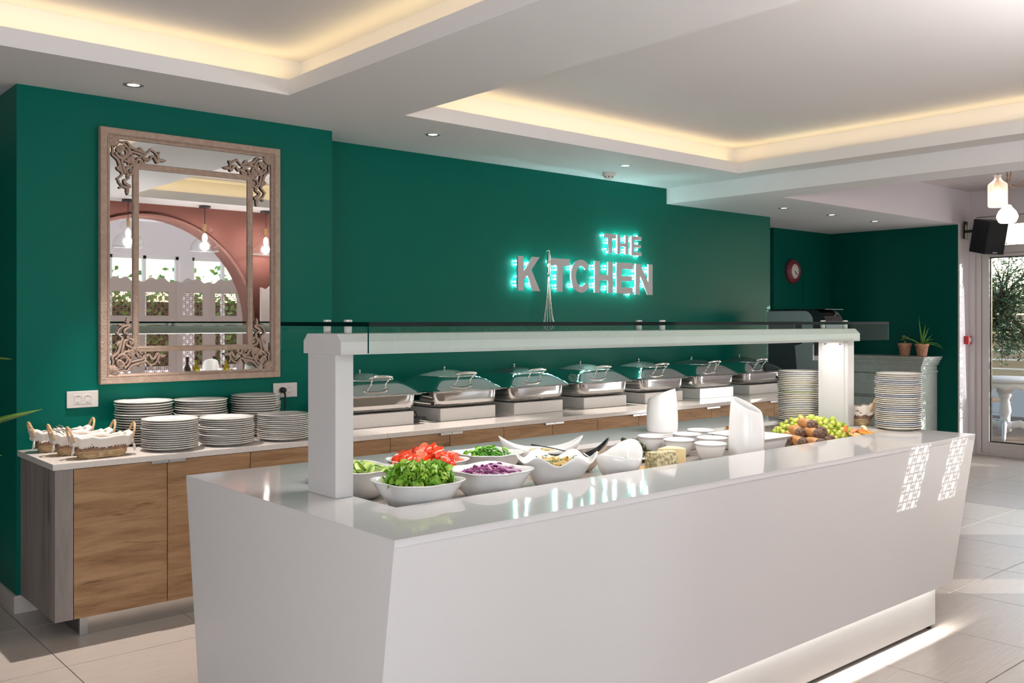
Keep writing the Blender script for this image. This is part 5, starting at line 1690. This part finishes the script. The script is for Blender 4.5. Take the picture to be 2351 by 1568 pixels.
MB().cyl((0, 0, .17), (0, 0, .225), .018, .014).build('lamp_holder', mat('brass', (.62, .42, .2), .35, metal=1), pa)
rope(pa, [(0, 0, .22), (0, 0, .32), (0, 0, .42), (0, 0, .503)])
lamp('POINT', 'pendant_glow', (8.67, 3.435, 2.66), 2.0, (1, .8, .62), shadow_soft_size=.05)
pb = thing('pendant_lamp', 'frosted round decanter pendant lamp on a rope cord, right of two', 'pendant lamp', (9.20, 3.56, 2.46))
MB().lathe([(.0, 0), (.060, 0), (.075, .010), (.092, .050), (.092, .070), (.075, .110), (.045, .145), (.030, .17)], 30).build('glass_shade', FROST, pb)
MB().lathe([(.030, .17), (.024, .20), (.024, .25), (.034, .268), (.033, .271)], 24).build('glass_neck', CG, pb)
rope(pb, [(0, 0, .15), (0, 0, .3), (0, 0, .45), (0, 0, .598)])
rope(pb, [(-.32, -.16, .598), (-.25, -.13, .45), (-.10, -.06, .34), (.10, -.04, .34), (.28, -.07, .44), (.38, -.12, .598)], 'swag_cord')
lamp('POINT', 'pendant_glow', (9.20, 3.56, 2.53), 1.5, (1, .8, .65), shadow_soft_size=.09)

# pendants of the dining room, seen in the mirror
DG = glass('clear_pendant_glass', (.97, .98, .98))
proto = None
for i, (x_, y_, lab) in enumerate([(4.22, .99, 'clear double-bulb glass pendant lamp, middle one seen in the mirror'), (3.40, .99, 'clear double-bulb glass pendant lamp, left one seen in the mirror'), (4.95, .97, 'clear double-bulb glass pendant lamp, right one seen in the mirror')]):
    if proto is None:
        t = thing('glass_pendant', lab, 'pendant lamp', (x_, y_, ZC), group='glass pendants before the arch')
        MB().lathe([(.0, 0), (.062, 0), (.062, -.022), (.0, -.022)], 24).build('ceiling_rose', BLACK, t)
        MB().cyl((0, 0, -.02), (0, 0, -.205), .004).build('cable', BLACK, t)
        MB().lathe([(.030, -.200), (.036, -.205), (.030, -.215), (.060, -.230), (.084, -.262), (.080, -.296), (.050, -.326), (.062, -.345), (.110, -.378), (.145, -.430), (.152, -.492), (.149, -.495)], 32).build('glass_shade', DG, t)
        MB().tube([(.150 * math.cos(2 * PI * k / 40), .150 * math.sin(2 * PI * k / 40), -.494) for k in range(40)], .004, 6, closed=True).build('shade_rim', mat('pale_glass_rim', srgb(220, 226, 226), .1, spec=.6), t)
        MB().cyl((0, 0, -.20), (0, 0, -.28), .017).build('lamp_holder', MATS['brass'], t)
        MB().ball((0, 0, -.35), .026, 12, 10, sc=(1, 1, 1.9)).build('bulb', FIL, t)
        proto = t
    else:
        dup(proto, (x_, y_, ZC), label=lab)
    lamp('POINT', 'pendant_glow', (x_, y_, ZC - .44), 30, (1, .96, .93), shadow_soft_size=.04)

# ================================================================== LATTICE SCREENS
SCW = mat('screen_white', srgb(214, 200, 196), .6)
LAT = mat('lattice_brown', srgb(164, 116, 90), .6)
LATW = mat('lattice_white', srgb(220, 206, 200), .6)
def screen_panel(t, w, h, x, y, rz_, opens=((.55, 1.50), (1.62, 1.92))):
    p = MB()
    o0, o1 = .09, w - .09
    # frame stiles and rails leave the lattice openings free
    p.box(0, 0, 0, o0, .03, h - .10).box(o1, 0, 0, w, .03, h - .10)
    zs_ = [0] + [q for op in opens for q in op] + [h - .10]
    for z0, z1 in zip(zs_[::2], zs_[1::2]):
        p.box(o0, 0, z0, o1, .03, z1)
    cr = [(0, h - .10), (w, h - .10)] + [(w * (1 - k / 20), h - .10 + .02 + .05 * abs(math.sin(PI * k / 20)) ** 1.5 + .018 * math.cos(6 * PI * k / 20)) for k in range(21)]
    p.prism(cr, -.03, 0, rot('X', 90))
    f_ = p.build('panel_frame', SCW, t, (x, y, 0), rz_)
    for z0, z1 in opens:
        la = MB()
        nx = 6
        st = (o1 - o0) / nx
        nz = int(round((z1 - z0) / st))
        sz = (z1 - z0) / nz
        for i in range(nx + 1):
            la.box(o0 + i * st - .0035, .013, z0, o0 + i * st + .0035, .017, z1)
        for j in range(nz + 1):
            la.box(o0, .013, z0 + j * sz - .0035, o1, .017, z0 + j * sz + .0035)
        for i in range(nx):
            for j in range(nz):
                cx, cz = o0 + (i + .5) * st, z0 + (j + .5) * sz
                if (i + j) % 2:
                    la.box(-.010, -.002, -.010, .010, .002, .010, M=T(cx, .015, cz) @ rot('Y', 45))
        la.build('lattice', LAT, f_)['kind'] = 'stuff'
    return f_
sA = thing('folding_screen', 'long white folding screen with lattice panels, seen in the mirror', 'screen', (3.3, -1.1, 0))
for k in range(9):
    screen_panel(sA, .47, 2.13, k * .462, 0 if k % 2 == 0 else .06, R(7 if k % 2 == 0 else -7))
sB = thing('folding_screen', 'white lattice screen throwing patterned sunlight on the island', 'screen', (4.93, .86, 0))
for k in range(5):
    screen_panel(sB, .44, 2.0, k * .44, 0, 0, ((.97, 1.30),))

# bottles on a table beyond the island, seen low in the mirror
tb = thing('side_table', 'white side table with bottles in front of the arch, seen in the mirror', 'table', (4.30, 1.02, 0))
MB().box(-.55, -.22, .84, .55, .22, .88, bev=.006).build('table_top', SCW, tb)
for sx in (-.5, .5):
    for sy in (-.17, .17):
        MB().box(sx - .025, sy - .025, 0, sx + .025, sy + .025, .84).build('leg', SCW, tb)
oil = [mat('olive_oil', srgb(190, 170, 20), .08, trans=.6), mat('dark_vinegar', srgb(40, 24, 10), .1), mat('pale_oil', srgb(214, 196, 60), .08, trans=.6)]
bprof = [(.0, 0), (.034, 0), (.036, .004), (.036, .15), (.030, .175), (.014, .20), (.013, .235), (.016, .238), (.016, .248), (.0, .248)]
names_ = ['dark vinegar bottle, leftmost in the mirror', 'yellow oil bottle, second in the mirror', 'pale oil bottle, third in the mirror', 'golden oil bottle, rightmost in the mirror']
for k, (x_, c_) in enumerate(((-.30, 1), (-.20, 0), (.0, 2), (.14, 0))):
    b_ = thing('oil_bottle', names_[k], 'bottle', (4.30 + x_, 1.05, .881), group='oil and vinegar bottles')
    MB().lathe(bprof, 20).build('bottle_body', oil[c_], b_)
    MB().lathe([(.0, .248), (.014, .248), (.016, .275), (.02, .285), (.0, .285)], 16).build('pourer', BLACK, b_)

# ================================================================== PLANT AT THE LEFT EDGE
pp_ = thing('leafy_plant', 'broad-leaved green plant reaching in at the left edge', 'plant', (.86, 5.15, 0))
MB().lathe([(.0, 0), (.11, 0), (.115, .01), (.145, .28), (.15, .30), (.14, .30), (.13, .27), (.0, .26)], 28).build('pot', mat('grey_pot', srgb(90, 86, 84), .6), pp_)
LFM = mat('dark_leaf', srgb(66, 104, 36), .35, var=(6, srgb(92, 128, 44), .3))
MB().tube([(0, 0, .26), (.01, -.01, .7), (-.01, 0, 1.1), (.0, 0, 1.35)], [.012, .010, .008, .005], 8).build('stem', mat('stem_green', srgb(90, 96, 52), .6), pp_)
def leaf(t, base, dirv, L_, wd, droop):
    d = Vector(dirv).normalized()
    sd_ = d.cross(Vector((0, 0, 1))).normalized()
    up = sd_.cross(d)
    def fn(u, v):
        w_ = wd * math.sin(PI * min(1, u * .96 + .02)) ** .8 * (v - .5) * 2
        p = Vector(base) + d * (L_ * u) + Vector((0, 0, -droop * u * u)) + sd_ * w_ + up * (abs(v - .5) * .05 * math.sin(PI * u))
        return tuple(p)
    solidify(MB().grid(fn, 12, 5).build('leaf', LFM, t), .0015)
for base, dv, L_, wd, dr in (((.02, 0, 1.33), (1, .1, .15), .33, .06, .02), ((.02, 0, .98), (1, .05, .22), .47, .045, -.02), ((0, 0, .8), (.9, -.3, .5), .32, .05, .05), ((0, 0, 1.1), (-.6, -.5, .4), .35, .06, .1), ((0, 0, .7), (-.5, .6, .4), .35, .06, .1), ((0, 0, 1.3), (-.2, .3, .9), .3, .05, .05)):
    leaf(pp_, base, dv, L_, wd, dr)

# ================================================================== TERRACE OUTSIDE THE DOOR
DECK = wood('deck_boards', srgb(166, 140, 120), srgb(144, 118, 100), srgb(110, 88, 74), axis=1, scale=5)
dk = struct('terrace_floor', MB().box(11.44, -6, -.14, 17.2, 9, -.045), mat('deck_gap', srgb(50, 40, 34), .9), 'weathered wooden terrace deck outside the door', 'deck')
dme = MB().box(-.068, -7.5, -.03, .068, 7.5, 0, bev=.003).mesh('deck_board', DECK)
x_ = 11.52
while x_ < 17.1:
    mobj('deck_board', dme, dk, (x_, 1.5, -.02))
    x_ += .143
struct('terrace_roof', MB().box(11.44, -6, 2.95, 14.3, 9, 3.05), wood('roof_boards', srgb(190, 170, 156), srgb(172, 150, 136), srgb(140, 120, 106), axis=1, scale=5), 'boarded wooden roof over the terrace', 'roof')
wl_ = struct('wall_terrace', MB().box(16.4, -6, -.1, 16.6, 9, .62), WHITE_WALL, 'low white wall at the back of the terrace', 'wall')
fn_ = thing('slat_fence', 'light pine slat fence behind the terrace table', 'fence', (16.38, 6.5, 0))
PINE = wood('pine_slat', srgb(240, 206, 170), srgb(226, 186, 146), srgb(200, 152, 112), axis=1, scale=6)
sme = MB().box(-.012, -2.4, .005, .012, 2.4, .135, bev=.002).mesh('slat', PINE)
for k in range(9):
    mobj('slat', sme, fn_, (0, 0, .62 + k * .150))
for y_ in (-2.2, -.75, .75, 2.2):
    MB().box(.02, -.04, .625, .10, .04, 2.0).build('post', PINE, fn_, (0, y_, 0))
# olive tree: trunk, branches, many small leaves
tr = thing('olive_tree', 'olive tree with narrow grey-green leaves behind the terrace door', 'tree', (14.6, 5.75, -.02))
BK = mat('olive_bark', srgb(110, 98, 84), .85, bump=(30, .8, .01))
MB().tube([(.55, -.85, 0), (.50, -.75, .6), (.30, -.40, 1.2), (.0, .0, 1.8)], [.07, .06, .05, .035], 8).build('trunk', BK, tr)
rr = random.Random(6)
OL = [mat('olive_leaf_dark', srgb(66, 92, 58), .5), mat('olive_leaf_light', srgb(136, 160, 112), .5)]
lv = [MB(), MB()]
brn = MB()
for k in range(105):
    a, e = rr.uniform(0, 6.3), rr.uniform(-.5, 1.2)
    L_ = rr.uniform(.5, 1.15)
    d = Vector((math.cos(a) * math.cos(e), math.sin(a) * math.cos(e), math.sin(e) * .9))
    b0 = Vector((rr.uniform(-.1, .1), rr.uniform(-.1, .1), rr.uniform(1.25, 2.0)))
    pts = [b0, b0 + d * L_ * .5 + Vector((0, 0, .05)), b0 + d * L_ + Vector((0, 0, -.08))]
    brn.tube(pts, [.014, .008, .003], 5)
    for j in range(62):
        t_ = rr.uniform(.25, 1.05)
        c_ = b0 + d * L_ * t_ + Vector((rr.uniform(-.12, .12), rr.uniform(-.12, .12), rr.uniform(-.12, .12)))
        ld = Vector((rr.uniform(-1, 1), rr.uniform(-1, 1), rr.uniform(-1, 1))).normalized()
        sd_ = ld.orthogonal().normalized() * .011
        l_ = rr.uniform(.055, .10)
        lv[0 if rr.random() < .65 else 1].add([c_, c_ + ld * l_ * .5 + sd_, c_ + ld * l_, c_ + ld * l_ * .5 - sd_], [(0, 1, 2, 3)])
brn.build('branches', BK, tr)
for q_, m_ in zip(lv, OL):
    q_.build('leaves', m_, tr)['kind'] = 'stuff'
dup(tr, (13.35, 2.35, -.02), R(130), 'unseen olive tree added beside the terrace to dapple the sun')  # second tree, out of view, added only to break up the sun
# terrace table and chair
TW = mat('terrace_furniture_white', srgb(226, 222, 226), .45)
tt = thing('terrace_table', 'white pedestal table with carved apron on the terrace', 'table', (13.25, 5.16, -.02))
MB().lathe([(.0, .775), (.58, .775), (.60, .785), (.60, .80), (.585, .81), (.0, .81)], 48).build('table_top', TW, tt)
ap_ = []
for k in range(49):
    a = 2 * PI * k / 48
    ap_.append((math.cos(a), math.sin(a)))
ag = MB().grid(lambda u, v: (.53 * math.cos(2 * PI * u), .53 * math.sin(2 * PI * u), .775 - v * (.085 + .018 * math.cos(2 * PI * u * 16))), 96, 3, True)
solidify(ag.build('apron', TW, tt), .02)
MB().lathe([(.10, .70), (.10, .62), (.075, .60), (.085, .58), (.07, .55), (.055, .52), (.075, .42), (.082, .36), (.06, .30), (.05, .27), (.07, .25), (.06, .235), (.095, .22), (.10, .19), (.08, .10), (.0, .10)], 28).build('pedestal', TW, tt)
for k in range(4):
    a = R(20 + 90 * k)
    d = Vector((math.cos(a), math.sin(a), 0))
    MB().tube([d * .05 + Vector((0, 0, .17)), d * .18 + Vector((0, 0, .20)), d * .32 + Vector((0, 0, .13)), d * .42 + Vector((0, 0, .04)), d * .50 + Vector((0, 0, .022))], [.05, .045, .036, .03, .022], 8, flat=(1.1, .75)).build('foot', TW, tt)
tc_ = thing('terrace_chair', 'white wooden chair with rush seat behind the terrace table', 'chair', (14.05, 5.70, -.02), R(60))
MB().box(-.22, -.21, .43, .22, .21, .46, bev=.008).build('seat', mat('rush_seat', srgb(176, 140, 112), .8), tc_)
for sx in (-.19, .19):
    MB().lathe([(.018, 0), (.022, .05), (.016, .08), (.028, .2), (.018, .28), (.026, .3), (.024, .43)], 14, T(sx, -.18, 0)).build('leg', TW, tc_)
    MB().box(sx - .022, .17, 0, sx + .022, .21, .98, bev=.004).build('leg', TW, tc_)
cr = [(-.17, .80)] + [(-.17 + .34 * k / 12, .91 + .035 * math.sin(PI * k / 12)) for k in range(13)] + [(.17, .80)]
MB().prism(cr, -.20, -.18, rot('X', 90)).build('back_rail', TW, tc_)
MB().box(-.17, .18, .60, .17, .20, .66).build('back_rail', TW, tc_)
for z_ in (.15, .25):
    MB().cyl((-.19, -.18, z_), (.19, -.18, z_), .011).build('stretcher', TW, tc_)
# planting seen through the rear windows (mirror)
HG = [mat('hedge_leaf', srgb(96, 140, 60), .6), mat('hedge_leaf_light', srgb(150, 184, 90), .6)]
hd = thing('garden_hedge', 'green garden hedge outside the rear windows, seen in the mirror', 'hedge', (6.0, -6.2, -.1))
hb = [MB(), MB()]
rr = random.Random(12)
for k in range(5200):
    c_ = Vector((rr.uniform(-5, 5), rr.uniform(-.4, .4), rr.uniform(.2, 2.25 + .4 * math.sin(k * .7))))
    ld = Vector((rr.uniform(-1, 1), rr.uniform(-1, 1), rr.uniform(-1, 1))).normalized()
    sd_ = ld.orthogonal().normalized() * .05
    hb[k % 2].add([c_, c_ + ld * .07 + sd_, c_ + ld * .15, c_ + ld * .07 - sd_], [(0, 1, 2, 3)])
for q_, m_ in zip(hb, HG):
    q_.build('leaves', m_, hd)['kind'] = 'stuff'
MB().box(-5, -.05, 0, 5, .05, 2.0).build('inner_twigs', mat('hedge_twigs', srgb(60, 66, 40), .9), hd)
gr = struct('terrace_ground', MB().box(-40, -40, -.30, 60, 60, -.2), mat('garden_ground', srgb(150, 142, 128), .9), 'pale garden ground around the building', 'ground')
